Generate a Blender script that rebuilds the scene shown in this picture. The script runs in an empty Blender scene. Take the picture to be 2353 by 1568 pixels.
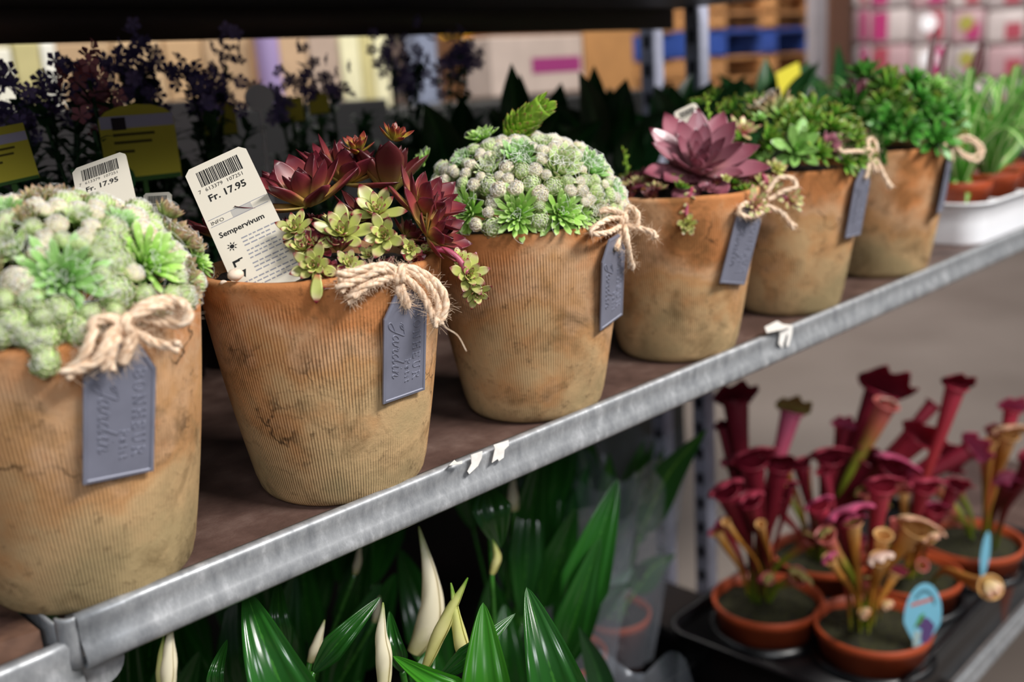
import bpy, math, random
import numpy as np
from mathutils import Vector, Matrix
sc = bpy.context.scene
PI = math.pi
rnd = random.Random(7)
col = bpy.data.collections.new('garden_centre'); sc.collection.children.link(col)

# ------------------------------------------------------------------ camera
FPX = 2352.3
YAW, PITCH, ROLL = math.radians(45.25), math.radians(14.335), math.radians(-3.78)
CAM = np.array([0.0, -.5245, .2717])
_F = np.array([math.cos(YAW)*math.cos(PITCH), math.sin(YAW)*math.cos(PITCH), -math.sin(PITCH)])
_R0 = np.array([math.sin(YAW), -math.cos(YAW), 0]); _U0 = np.cross(_R0, _F)
_R = math.cos(ROLL)*_R0 + math.sin(ROLL)*_U0; _U = -math.sin(ROLL)*_R0 + math.cos(ROLL)*_U0
cd = bpy.data.cameras.new('camera'); cam = bpy.data.objects.new('camera', cd); sc.collection.objects.link(cam)
cd.sensor_width = 36; cd.lens = 36*FPX/2353; cd.clip_start = .02; cd.clip_end = 100
m = Matrix([[_R[i], _U[i], -_F[i], CAM[i]] for i in range(3)] + [[0, 0, 0, 1]])
cam.matrix_world = m
cd.dof.use_dof = True; cd.dof.focus_distance = .69; cd.dof.aperture_fstop = 3.8; cd.dof.aperture_blades = 7
sc.camera = cam
# ------------------------------------------------------------------ world, lights, exposure
sc.view_settings.view_transform = 'Standard'; sc.view_settings.look = 'None'
sc.view_settings.exposure = 0.72; sc.view_settings.gamma = 1; sc.view_settings.use_curve_mapping = False
w = bpy.data.worlds.new('world'); sc.world = w; w.use_nodes = True
w.node_tree.nodes['Background'].inputs[0].default_value = (.75, .85, 1, 1)
w.node_tree.nodes['Background'].inputs[1].default_value = .07
def area(name, loc, target, sx, sy, power, colr):
    l = bpy.data.lights.new(name, 'AREA'); l.shape = 'RECTANGLE'; l.size = sx; l.size_y = sy; l.energy = power; l.color = colr
    o = bpy.data.objects.new(name, l); o.location = loc
    o.rotation_euler = (Vector(target)-Vector(loc)).to_track_quat('-Z', 'Y').to_euler()
    sc.collection.objects.link(o); return o
area('ceiling_and_fill_lamp', (1.1, -1.9, 2.0), (.6, .05, .1), 1.3, .4, 64, (1, .97, .93))
area('ceiling_and_fill_lamp', (-1.0, -1.9, 1.3), (.5, .3, .15), 1.4, .4, 15, (.93, .96, 1))  # added fill from the left front, not a ceiling fixture
area('ceiling_and_fill_lamp', (3.6, -1.2, 2.3), (1.9, .2, -.9), 2.0, .5, 30, (1, .97, .95))
area('ceiling_and_fill_lamp', (2.2, 2.2, 2.3), (2.4, 4.2, 0), 2.4, .8, 75, (1, .93, .85))
area('ceiling_and_fill_lamp', (5.0, 1.8, 2.6), (6.5, 2.6, 0), 2.4, .8, 80, (1, .95, .92))

# ------------------------------------------------------------------ geometry from measurements
def ray(px, py): return _F + _R*(px-1176.5)/FPX - _U*(py-784)/FPX
def P_pl(px, py, ax, v):
    d = ray(px, py); return CAM + d*(v-CAM[ax])/d[ax]
def P_d(px, py, dep): return CAM + ray(px, py)*dep
def pxm(dep): return dep/FPX
def depth(p): return float((np.array(p)-CAM) @ _F)

# ------------------------------------------------------------------ materials
def lin(h):
    h = h.lstrip('#'); c = [int(h[i:i+2], 16)/255 for i in (0, 2, 4)]
    return tuple([(x/12.92 if x < .04045 else ((x+.055)/1.055)**2.4) for x in c]) + (1,)
def newmat(name):
    m = bpy.data.materials.new(name); m.use_nodes = True; nt = m.node_tree
    return m, nt, nt.nodes['Principled BSDF']
def N(nt, t, **kw):
    n = nt.nodes.new(t)
    for k, v in kw.items(): setattr(n, k, v)
    return n
def ramp(nt, stops, interp='LINEAR'):
    r = N(nt, 'ShaderNodeValToRGB'); e = r.color_ramp.elements; r.color_ramp.interpolation = interp
    while len(e) < len(stops): e.new(.5)
    for i, (p, c) in enumerate(stops): e[i].position = p; e[i].color = c if len(c) == 4 else tuple(c)+(1,)
    return r
def flat(name, c, rough=.5, metal=0, noise=0, scale=40, bump=0, trans=0, spec=.5, coords='Object', c2=None):
    m, nt, b = newmat(name); c = lin(c) if isinstance(c, str) else c
    b.inputs['Base Color'].default_value = c; b.inputs['Roughness'].default_value = rough
    b.inputs['Metallic'].default_value = metal; b.inputs['Specular IOR Level'].default_value = spec
    if noise or bump:
        tc = N(nt, 'ShaderNodeTexCoord'); no = N(nt, 'ShaderNodeTexNoise'); no.inputs['Scale'].default_value = scale; no.inputs['Detail'].default_value = 5
        nt.links.new(tc.outputs[coords], no.inputs['Vector'])
        if noise:
            d = lin(c2) if c2 else tuple([x*(1-noise) for x in c[:3]])+(1,)
            r = ramp(nt, [(.35, d), (.65, c)]); nt.links.new(no.outputs['Fac'], r.inputs[0]); nt.links.new(r.outputs[0], b.inputs['Base Color'])
        if bump:
            bp = N(nt, 'ShaderNodeBump'); bp.inputs['Distance'].default_value = bump; nt.links.new(no.outputs['Fac'], bp.inputs['Height']); nt.links.new(bp.outputs[0], b.inputs['Normal'])
    return m
def leafmat(name, stops, rough=.4, k=0, kcol=None, spec=.5, trans=.25, web=0, stripe=0):
    """stops: colours along the leaf (attribute t); k: the leaf's own random tone"""
    m, nt, b = newmat(name)
    a = N(nt, 'ShaderNodeAttribute', attribute_name='t'); r = ramp(nt, [(p, lin(c)) for p, c in stops])
    tc = N(nt, 'ShaderNodeTexCoord'); no = N(nt, 'ShaderNodeTexNoise'); no.inputs['Scale'].default_value = 160; no.inputs['Detail'].default_value = 4
    nt.links.new(tc.outputs['Object'], no.inputs['Vector'])
    ad = N(nt, 'ShaderNodeMath', operation='MULTIPLY_ADD'); ad.inputs[1].default_value = .22; ad.inputs[2].default_value = -.11
    nt.links.new(no.outputs['Fac'], ad.inputs[0])
    s = N(nt, 'ShaderNodeMath', operation='ADD'); nt.links.new(a.outputs['Fac'], s.inputs[0]); nt.links.new(ad.outputs[0], s.inputs[1]); nt.links.new(s.outputs[0], r.inputs[0])
    out = r.outputs[0]
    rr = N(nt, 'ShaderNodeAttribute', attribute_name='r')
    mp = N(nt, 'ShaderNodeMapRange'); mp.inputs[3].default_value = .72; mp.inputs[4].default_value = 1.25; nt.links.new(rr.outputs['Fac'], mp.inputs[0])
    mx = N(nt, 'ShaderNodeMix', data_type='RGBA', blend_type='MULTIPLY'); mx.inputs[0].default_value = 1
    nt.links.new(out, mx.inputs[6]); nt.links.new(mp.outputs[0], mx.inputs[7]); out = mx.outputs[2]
    if web:
        vo = N(nt, 'ShaderNodeTexNoise'); vo.inputs['Scale'].default_value = 420; vo.inputs['Detail'].default_value = 3; vo.inputs['Distortion'].default_value = 1.5
        nt.links.new(tc.outputs['Object'], vo.inputs['Vector'])
        r2 = ramp(nt, [(.42, (0, 0, 0, 1)), (.62, (web, web, web, 1))]); nt.links.new(vo.outputs['Fac'], r2.inputs[0])
        m2 = N(nt, 'ShaderNodeMix', data_type='RGBA'); nt.links.new(r2.outputs[0], m2.inputs[0]); nt.links.new(out, m2.inputs[6]); m2.inputs[7].default_value = lin('#e9e6dc'); out = m2.outputs[2]
    nt.links.new(out, b.inputs['Base Color']); b.inputs['Roughness'].default_value = rough; b.inputs['Specular IOR Level'].default_value = spec
    if trans:
        tr = N(nt, 'ShaderNodeBsdfTranslucent'); nt.links.new(out, tr.inputs[0]); ms = N(nt, 'ShaderNodeMixShader'); ms.inputs[0].default_value = trans
        nt.links.new(b.outputs[0], ms.inputs[1]); nt.links.new(tr.outputs[0], ms.inputs[2]); nt.links.new(ms.outputs[0], nt.nodes['Material Output'].inputs[0])
    return m

# ------------------------------------------------------------------ mesh accumulator
class MB:
    def __init__(s): s.v = []; s.f = []; s.t = []; s.r = []; s.mi = []; s.n = 0
    def add(s, v, f, t=0., r=.5, mi=0):
        v = np.asarray(v, float).reshape(-1, 3); s.v.append(v); n = len(v)
        s.f += [tuple(i+s.n for i in q) for q in f]; s.mi += [mi]*len(f)
        s.t.append(np.broadcast_to(np.asarray(t, float), (n,))); s.r.append(np.full(n, r)); s.n += n
    def box(s, lo, hi, mi=0, r=.5):
        x0, y0, z0 = lo; x1, y1, z1 = hi
        s.add([(x0,y0,z0),(x1,y0,z0),(x1,y1,z0),(x0,y1,z0),(x0,y0,z1),(x1,y0,z1),(x1,y1,z1),(x0,y1,z1)],
              [(0,3,2,1),(4,5,6,7),(0,1,5,4),(1,2,6,5),(2,3,7,6),(3,0,4,7)], 0, r, mi)
    def tube(s, path, rad, seg=6, t=None, r=.5, mi=0, caps=True):
        path = np.asarray(path, float); n = len(path); rad = np.broadcast_to(np.asarray(rad, float), (n,))
        tan = np.gradient(path, axis=0); tan /= np.linalg.norm(tan, axis=1)[:, None]+1e-12
        up = np.array([0., 0, 1]) if abs(tan[0][2]) < .9 else np.array([1., 0, 0])
        a = np.cross(tan[0], up); a /= np.linalg.norm(a); V = []
        ph = np.linspace(0, 2*PI, seg, endpoint=False)
        for i in range(n):
            a = a - tan[i]*(a@tan[i]); a /= np.linalg.norm(a)+1e-12; b = np.cross(tan[i], a)
            V.append(path[i] + rad[i]*(np.cos(ph)[:, None]*a + np.sin(ph)[:, None]*b))
        f = [(i*seg+j, i*seg+(j+1) % seg, (i+1)*seg+(j+1) % seg, (i+1)*seg+j) for i in range(n-1) for j in range(seg)]
        if caps: f += [tuple(range(seg-1, -1, -1)), tuple((n-1)*seg+j for j in range(seg))]
        tt = np.repeat(np.linspace(0, 1, n) if t is None else np.broadcast_to(np.asarray(t, float), (n,)), seg)
        s.add(np.concatenate(V), f, tt, r, mi)
    def lathe(s, prof, seg=64, mi=0, c=(0, 0, 0), r=.5, tvals=None, squash=None):
        th = np.linspace(0, 2*PI, seg, endpoint=False); V = []
        for (rr, z) in prof: V.append(np.stack([c[0]+rr*np.cos(th), c[1]+rr*np.sin(th), c[2]+z+0*th], -1))
        n = len(prof)
        f = [(i*seg+j, i*seg+(j+1) % seg, (i+1)*seg+(j+1) % seg, (i+1)*seg+j) for i in range(n-1) for j in range(seg)]
        if prof[0][0] > 1e-5 and False: pass
        s.add(np.concatenate(V), f, 0 if tvals is None else np.repeat(tvals, seg), r, mi)
    def grid(s, G, t=0., r=.5, mi=0):
        G = np.asarray(G); nu, nv = G.shape[:2]
        f = [(i*nv+j, i*nv+j+1, (i+1)*nv+j+1, (i+1)*nv+j) for i in range(nu-1) for j in range(nv-1)]
        tt = np.asarray(t); tt = np.repeat(tt, nv) if tt.ndim == 1 else (tt.reshape(-1) if tt.ndim == 2 else tt)
        s.add(G.reshape(-1, 3), f, tt, r, mi)
    def mesh(s, name, mats, smooth=True):
        me = bpy.data.meshes.new(name); v = np.concatenate(s.v); me.from_pydata(v.tolist(), [], s.f)
        for nm, arr in (('t', s.t), ('r', s.r)):
            at = me.attributes.new(nm, 'FLOAT', 'POINT'); at.data.foreach_set('value', np.concatenate(arr).astype(np.float32))
        mats = mats if isinstance(mats, (list, tuple)) else [mats]
        for m_ in mats: me.materials.append(m_)
        me.polygons.foreach_set('material_index', s.mi)
        me.polygons.foreach_set('use_smooth', [smooth]*len(s.f)); me.update(); return me
    def build(s, name, mats, parent=None, smooth=True, bevel=0, solid=0):
        o = bpy.data.objects.new(name, s.mesh(name, mats, smooth)); col.objects.link(o)
        if parent: o.parent = parent
        if solid:
            q = o.modifiers.new('s', 'SOLIDIFY'); q.thickness = solid; q.offset = 0
        if bevel:
            q = o.modifiers.new('b', 'BEVEL'); q.width = bevel; q.segments = 3; q.limit_method = 'ANGLE'
        return o
def tag(o, label=None, cat=None, group=None, kind=None):
    if label: o['label'] = label
    if cat: o['category'] = cat
    if group: o['group'] = group
    if kind: o['kind'] = kind
    return o
def empty(name, loc=(0, 0, 0), label=None, cat=None, group=None):
    o = bpy.data.objects.new(name, None); o.empty_display_size = .02; col.objects.link(o); o.location = Vector(loc)
    return tag(o, label, cat, group)
def link_copy(src, parent, mat, name=None):
    c = src.copy(); col.objects.link(c); c.parent = parent; c.matrix_basis = mat
    if name: c.name = name
    return c
def frame(n, spin=0, scale=1, loc=(0, 0, 0)):
    n = np.array(n, float); n /= np.linalg.norm(n); a = np.array([0, 0, 1.]) if abs(n[2]) < .95 else np.array([1., 0, 0])
    x = np.cross(a, n); x /= np.linalg.norm(x); y = np.cross(n, x)
    c, s_ = math.cos(spin), math.sin(spin); x2 = c*x+s_*y; y2 = -s_*x+c*y
    return Matrix([[x2[i]*scale, y2[i]*scale, n[i]*scale, loc[i]] for i in range(3)]+[[0, 0, 0, 1]])
def catmull(P, n=8):
    P = np.asarray(P, float); Q = np.vstack([2*P[0]-P[1], P, 2*P[-1]-P[-2]]); out = []
    for i in range(1, len(Q)-2):
        for t in np.linspace(0, 1, n, endpoint=False):
            out.append(.5*((2*Q[i])+(-Q[i-1]+Q[i+1])*t+(2*Q[i-1]-5*Q[i]+4*Q[i+1]-Q[i+2])*t*t+(-Q[i-1]+3*Q[i]-3*Q[i+1]+Q[i+2])*t**3))
    out.append(P[-1]); return np.array(out)

# ------------------------------------------------------------------ shared materials
M_galv, nt, b = newmat('galvanised_steel')
tc = N(nt, 'ShaderNodeTexCoord'); mpn = N(nt, 'ShaderNodeMapping'); mpn.inputs['Scale'].default_value = (1, 1, .45); nt.links.new(tc.outputs['Object'], mpn.inputs[0])
n1 = N(nt, 'ShaderNodeTexNoise'); n1.inputs['Scale'].default_value = 90; n1.inputs['Detail'].default_value = 6; n1.inputs['Roughness'].default_value = .7; nt.links.new(mpn.outputs[0], n1.inputs['Vector'])
r1 = ramp(nt, [(.3, (.20, .21, .225, 1)), (.55, (.36, .37, .385, 1)), (.72, (.58, .59, .61, 1))]); nt.links.new(n1.outputs['Fac'], r1.inputs[0]); nt.links.new(r1.outputs[0], b.inputs['Base Color'])
b.inputs['Metallic'].default_value = .35; r2 = ramp(nt, [(.3, (.5, .5, .5, 1)), (.7, (.32, .32, .32, 1))]); nt.links.new(n1.outputs['Fac'], r2.inputs[0]); nt.links.new(r2.outputs[0], b.inputs['Roughness'])
M_board, nt, b = newmat('brown_phenolic_board')
tc = N(nt, 'ShaderNodeTexCoord'); n1 = N(nt, 'ShaderNodeTexNoise'); n1.inputs['Scale'].default_value = 14; n1.inputs['Detail'].default_value = 8; n1.inputs['Roughness'].default_value = .65; nt.links.new(tc.outputs['Object'], n1.inputs['Vector'])
n2 = N(nt, 'ShaderNodeTexNoise'); n2.inputs['Scale'].default_value = 600; nt.links.new(tc.outputs['Object'], n2.inputs['Vector'])
r1 = ramp(nt, [(.3, lin('#3d2d28')), (.5, lin('#5a453e')), (.62, lin('#6d5850')), (.75, lin('#927d72'))]); nt.links.new(n1.outputs['Fac'], r1.inputs[0]); nt.links.new(r1.outputs[0], b.inputs['Base Color'])
b.inputs['Roughness'].default_value = .42; bp = N(nt, 'ShaderNodeBump'); bp.inputs['Distance'].default_value = .0002; nt.links.new(n2.outputs['Fac'], bp.inputs['Height']); nt.links.new(bp.outputs[0], b.inputs['Normal'])
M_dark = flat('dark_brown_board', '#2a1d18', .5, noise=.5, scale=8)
M_paper = flat('white_paper', '#f3efe9', .8, noise=.15, scale=200)
M_soil = flat('potting_soil', '#2a1b12', .95, noise=.7, scale=300, bump=.003)
M_moss = flat('moss', '#34340f', .95, noise=.75, scale=160, bump=.004, c2='#15130a')
M_black = flat('black_plastic', '#08080b', .32, spec=.6)
M_plas = flat('terracotta_plastic', '#b04a25', .45, noise=.2, scale=30)
M_white = flat('white_plastic', '#fbfbff', .35)
M_ink = flat('black_ink', '#141414', .7)
M_post = flat('post_zinc', '#c4c6dc', .45, .1, noise=.2, scale=30)
M_twine, nt, b = newmat('jute_twine')
tc = N(nt, 'ShaderNodeTexCoord'); n1 = N(nt, 'ShaderNodeTexNoise'); n1.inputs['Scale'].default_value = 350; n1.inputs['Detail'].default_value = 4; nt.links.new(tc.outputs['Object'], n1.inputs['Vector'])
r1 = ramp(nt, [(.3, lin('#cfaa88')), (.6, lin('#f0d8be'))]); nt.links.new(n1.outputs['Fac'], r1.inputs[0]); nt.links.new(r1.outputs[0], b.inputs['Base Color']); b.inputs['Roughness'].default_value = .9
M_tag = flat('zinc_tag', '#7e8090', .42, .2, noise=.12, scale=60)

def terracotta():
    m, nt, b = newmat('weathered_terracotta')
    tc = N(nt, 'ShaderNodeTexCoord'); oi = N(nt, 'ShaderNodeObjectInfo')
    off = N(nt, 'ShaderNodeVectorMath', operation='SCALE'); off.inputs[0].default_value = (3.1, 2.3, 1.7); nt.links.new(oi.outputs['Random'], off.inputs['Scale'])
    ad = N(nt, 'ShaderNodeVectorMath', operation='ADD'); nt.links.new(tc.outputs['Object'], ad.inputs[0]); nt.links.new(off.outputs[0], ad.inputs[1])
    def noise(scale, det=6, ro=.6, dist=0):
        n = N(nt, 'ShaderNodeTexNoise'); n.inputs['Scale'].default_value = scale; n.inputs['Detail'].default_value = det; n.inputs['Roughness'].default_value = ro; n.inputs['Distortion'].default_value = dist
        nt.links.new(ad.outputs[0], n.inputs['Vector']); return n
    sx = N(nt, 'ShaderNodeSeparateXYZ'); nt.links.new(tc.outputs['Object'], sx.inputs[0])
    big = noise(13, 5, .55)
    # mineral bloom: tan towards the foot of the pot, orange clay towards the rim
    ht = N(nt, 'ShaderNodeMapRange'); ht.inputs[1].default_value = 0; ht.inputs[2].default_value = .16; ht.inputs[3].default_value = -.22; ht.inputs[4].default_value = .24; nt.links.new(sx.outputs[2], ht.inputs[0])
    s1 = N(nt, 'ShaderNodeMath', operation='ADD'); nt.links.new(big.outputs['Fac'], s1.inputs[0]); nt.links.new(ht.outputs[0], s1.inputs[1])
    r1 = ramp(nt, [(.25, lin('#a8926a')), (.42, lin('#c4a276')), (.52, lin('#c29262')), (.6, lin('#cda27a')), (.74, lin('#c1804e')), (.92, lin('#b2703f'))]); nt.links.new(s1.outputs[0], r1.inputs[0])
    st = noise(26, 8, .7, .6); r2 = ramp(nt, [(.50, (0, 0, 0, 1)), (.68, (1, 1, 1, 1))]); nt.links.new(st.outputs['Fac'], r2.inputs[0])
    mx = N(nt, 'ShaderNodeMix', data_type='RGBA'); sc1 = N(nt, 'ShaderNodeMath', operation='MULTIPLY'); sc1.inputs[1].default_value = .6; nt.links.new(r2.outputs[0], sc1.inputs[0]); nt.links.new(sc1.outputs[0], mx.inputs[0]); nt.links.new(r1.outputs[0], mx.inputs[6]); mx.inputs[7].default_value = lin('#54401f')
    fs = noise(120, 6, .7); r3 = ramp(nt, [(.58, (0, 0, 0, 1)), (.74, (1, 1, 1, 1))]); nt.links.new(fs.outputs['Fac'], r3.inputs[0])
    m2 = N(nt, 'ShaderNodeMix', data_type='RGBA'); sc2 = N(nt, 'ShaderNodeMath', operation='MULTIPLY'); sc2.inputs[1].default_value = .7; nt.links.new(r3.outputs[0], sc2.inputs[0]); nt.links.new(sc2.outputs[0], m2.inputs[0]); nt.links.new(mx.outputs[2], m2.inputs[6]); m2.inputs[7].default_value = lin('#3e2a16')
    vo = N(nt, 'ShaderNodeTexVoronoi', feature='DISTANCE_TO_EDGE'); vo.inputs['Scale'].default_value = 15; dd = N(nt, 'ShaderNodeVectorMath', operation='MULTIPLY_ADD'); wn = noise(40, 3); dd.inputs[1].default_value = (.03, .03, .03); nt.links.new(wn.outputs['Color'], dd.inputs[0]); nt.links.new(ad.outputs[0], dd.inputs[2]); nt.links.new(dd.outputs[0], vo.inputs['Vector'])
    cr = ramp(nt, [(.004, (1, 1, 1, 1)), (.016, (0, 0, 0, 1))]); nt.links.new(vo.outputs['Distance'], cr.inputs[0]); cm = noise(9, 3); cq = ramp(nt, [(.55, (0, 0, 0, 1)), (.62, (.75, .75, .75, 1))]); nt.links.new(cm.outputs['Fac'], cq.inputs[0])
    cx_ = N(nt, 'ShaderNodeMath', operation='MULTIPLY'); nt.links.new(cr.outputs[0], cx_.inputs[0]); nt.links.new(cq.outputs[0], cx_.inputs[1])
    mc = N(nt, 'ShaderNodeMix', data_type='RGBA'); nt.links.new(cx_.outputs[0], mc.inputs[0]); nt.links.new(m2.outputs[2], mc.inputs[6]); mc.inputs[7].default_value = lin('#3a2814'); m2 = mc
    # ribs: fine vertical corrugation, none on the rim band
    at = N(nt, 'ShaderNodeMath', operation='ARCTAN2'); nt.links.new(sx.outputs[1], at.inputs[0]); nt.links.new(sx.outputs[0], at.inputs[1])
    mu = N(nt, 'ShaderNodeMath', operation='MULTIPLY'); mu.inputs[1].default_value = 216; nt.links.new(at.outputs[0], mu.inputs[0])
    wob = N(nt, 'ShaderNodeMath', operation='MULTIPLY_ADD'); wob.inputs[1].default_value = 3.0; nt.links.new(big.outputs['Fac'], wob.inputs[0]); nt.links.new(mu.outputs[0], wob.inputs[2])
    sn = N(nt, 'ShaderNodeMath', operation='SINE'); nt.links.new(wob.outputs[0], sn.inputs[0])
    mk = N(nt, 'ShaderNodeMapRange'); mk.inputs[1].default_value = .150; mk.inputs[2].default_value = .138; nt.links.new(sx.outputs[2], mk.inputs[0])
    rb = N(nt, 'ShaderNodeMapRange'); rb.inputs[1].default_value = .38; rb.inputs[2].default_value = .55; nt.links.new(noise(18, 3).outputs['Fac'], rb.inputs[0])
    m3 = N(nt, 'ShaderNodeMath', operation='MULTIPLY'); nt.links.new(sn.outputs[0], m3.inputs[0]); nt.links.new(mk.outputs[0], m3.inputs[1])
    m4 = N(nt, 'ShaderNodeMath', operation='MULTIPLY'); nt.links.new(m3.outputs[0], m4.inputs[0]); nt.links.new(rb.outputs[0], m4.inputs[1])
    # tone lighter on the ridges, darker in the grooves
    gr = N(nt, 'ShaderNodeMapRange'); gr.inputs[1].default_value = -1; gr.inputs[2].default_value = 1; gr.inputs[3].default_value = .88; gr.inputs[4].default_value = 1.06; nt.links.new(m4.outputs[0], gr.inputs[0])
    m5 = N(nt, 'ShaderNodeMix', data_type='RGBA', blend_type='MULTIPLY'); m5.inputs[0].default_value = 1; nt.links.new(m2.outputs[2], m5.inputs[6]); nt.links.new(gr.outputs[0], m5.inputs[7])
    nt.links.new(m5.outputs[2], b.inputs['Base Color']); b.inputs['Roughness'].default_value = .85; b.inputs['Specular IOR Level'].default_value = .25
    bp = N(nt, 'ShaderNodeBump'); bp.inputs['Distance'].default_value = .00035; nt.links.new(m4.outputs[0], bp.inputs['Height'])
    bp2 = N(nt, 'ShaderNodeBump'); bp2.inputs['Distance'].default_value = .0015; bp2.inputs['Strength'].default_value = .6; nt.links.new(fs.outputs['Fac'], bp2.inputs['Height']); nt.links.new(bp.outputs[0], bp2.inputs['Normal']); nt.links.new(bp2.outputs[0], b.inputs['Normal'])
    return m
M_terra = terracotta()

# ------------------------------------------------------------------ setting: floor, shelf unit
FLOOR = -.95
M_floor, nt, b = newmat('concrete_floor')
tc = N(nt, 'ShaderNodeTexCoord'); n1 = N(nt, 'ShaderNodeTexNoise'); n1.inputs['Scale'].default_value = 1.2; n1.inputs['Detail'].default_value = 8; nt.links.new(tc.outputs['Object'], n1.inputs['Vector'])
r1 = ramp(nt, [(.3, lin('#645a53')), (.7, lin('#7a7069'))]); nt.links.new(n1.outputs['Fac'], r1.inputs[0]); nt.links.new(r1.outputs[0], b.inputs['Base Color']); b.inputs['Roughness'].default_value = .55
g = MB(); g.add([(-6, -6, FLOOR), (16, -6, FLOOR), (16, 16, FLOOR), (-6, 16, FLOOR)], [(0, 1, 2, 3)])
tag(g.build('floor', M_floor), kind='structure')
g = MB(); g.box((-6, 9.0, FLOOR), (16, 9.2, 4)); tag(g.build('wall_back', flat('pale_store_wall', '#8d8272', .8)), kind='structure')
g = MB(); g.box((11, -6, FLOOR), (11.2, 9, 4)); tag(g.build('wall_right', flat('grey_store_wall', '#7b716c', .8)), kind='structure')

def railx(mb, x0, x1, y, ztop, h, th=.0022, sag=0, lipw=.004, n=40):
    """folded steel edge: rounded top lip, face leaning a little, hem turned back under"""
    prof = [(.016, ztop-.006), (.012, ztop-.006), (lipw, ztop-.0015), (lipw-.0015, ztop), (-.001, ztop-.0004), (-.002, ztop-.003), (-.0012, ztop-h*.25), (-.0014, ztop-h*.45), (-.0040, ztop-h*.62), (-.0062, ztop-h*.8), (-.0058, ztop-h*.92), (-.003, ztop-h), (.006, ztop-h), (.006, ztop-h+.002)]
    xs = np.linspace(x0, x1, n); G = []
    for x in xs:
        u = (x-x0)/(x1-x0); dz = sag*(4*u*(1-u))
        G.append([(x, y+a, c-dz) for a, c in prof])
    mb.grid(np.array(G)[:, ::-1])
shelf = empty('trolley_shelf', (.9, .28, -.02), 'brown board shelf with galvanised front edge, carrying the row of terracotta pots', 'shelf')
def under(o, parent):
    o.parent = parent; o.matrix_parent_inverse = Matrix.Translation(-parent.location); return o
g = MB(); g.box((.186, .004, -.014), (1.78, .56, 0)); under(g.build('board', M_board, bevel=.002), shelf)
g = MB(); railx(g, .178, 1.78, 0, .0085, .030, sag=.0022)
# the folded corner at the left end
G = []
for u in np.linspace(0, 1, 8):
    a = u*PI/2; G.append([(.178-.008*math.sin(a), .008*(1-math.cos(a)), z) for z in (-.0215, -.012, -.002, .006, .0085)])
g.grid(np.array(G)); G = []
for yy in (.008, .03, .06): G.append([(.170, yy, z) for z in (-.0215, -.012, -.002, .002, .004)])
g.grid(np.array(G))
under(g.build('edge_rail', M_galv, solid=.0015), shelf)
g = MB(); g.box((.19, .548, -.03), (1.78, .556, .01)); under(g.build('rear_rail', M_galv), shelf)
# torn sticker paper on the rail
def scrap(pts, dz=0):
    g = MB(); V = []
    for (px, py) in pts:
        p = P_pl(px, py, 1, -.0066); V.append(p)
    g.add(V, [tuple(range(len(V)))]); o = g.build('sticker_residue', M_paper, smooth=False, solid=.0005); under(o, shelf); o['label'] = 'torn white sticker paper'
scrap([(1082, 1046), (1108, 1037), (1107, 1052), (1098, 1071), (1078, 1090), (1074, 1084), (1083, 1066)])
scrap([(1134, 1023), (1168, 1012), (1169, 1024), (1159, 1034), (1157, 1052), (1146, 1060), (1143, 1055), (1130, 1064), (1134, 1046), (1137, 1032)])
scrap([(1790, 758), (1812, 748), (1821, 749), (1820, 765), (1812, 796), (1806, 796), (1811, 768), (1806, 770), (1797, 800), (1789, 790), (1792, 772)])
def curlscrap(pts, z):
    g = MB(); V = [P_pl(a, b_, 2, z) for a, b_ in pts]; g.add(V, [tuple(range(len(V)))]); o = g.build('sticker_residue', M_paper, smooth=False, solid=.0004); under(o, shelf); o['label'] = 'curled white paper scrap'
curlscrap([(1032, 1070), (1044, 1058), (1050, 1063), (1062, 1060), (1062, 1066)], .0105)
curlscrap([(1757, 752), (1786, 738), (1800, 746), (1821, 748), (1800, 757), (1762, 765)], .012)

# neighbouring shelf end, bottom left
sh2 = empty('trolley_shelf', (0, .2, -.03), 'neighbouring shelf end with a rounded steel tab, at the lower left corner', 'shelf')
g = MB(); pr = P_pl(155, 1472, 1, .004); zt = pr[2]
railx(g, -.5, pr[0]+.004, .004, zt-.001, .042); under(g.build('edge_rail', M_galv, solid=.0015), sh2)
g = MB(); x1 = P_pl(285, 1500, 1, .012)[0]; zc = zt-.026
out = [(pr[0]-.02, zt-.045), (pr[0]-.02, zt-.012)] + [(x1-.014+.014*math.cos(a), zc+.014*math.sin(a)*1.0) for a in np.linspace(PI/2, -PI/2, 12)]
V = [(x, .012, z) for x, z in out]+[(x, .016, z) for x, z in out]; k = len(out)
g.add(V, [tuple(range(k)), tuple(range(2*k-1, k-1, -1))]+[(i, i+k, (i+1) % k+k, (i+1) % k) for i in range(k)]); under(g.build('hook_tab', M_galv, smooth=False), sh2)
g = MB(); rr = random.Random(3); pts = [(-.5, .03)]
xs = np.linspace(-.5, .165, 30)
V = [(x, .02+.004*math.sin(x*60)+rr.uniform(-.001, .001), z) for x in xs for z in (-.0005, -.013)] + [(x, .56, z) for x in xs for z in (-.0005, -.013)]
n_ = len(xs); f = []
for i in range(n_-1):
    a = 2*i; f += [(a, a+1, a+3, a+2)]; c_ = 2*n_+2*i; f += [(a, a+2, c_+2, c_), (a+1, c_+1, c_+3, a+3)]
g.add(V, f); under(g.build('board', flat('worn_board', '#7a5a48', .6, noise=.5, scale=30, c2='#3a2620'), smooth=False), sh2)

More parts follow.
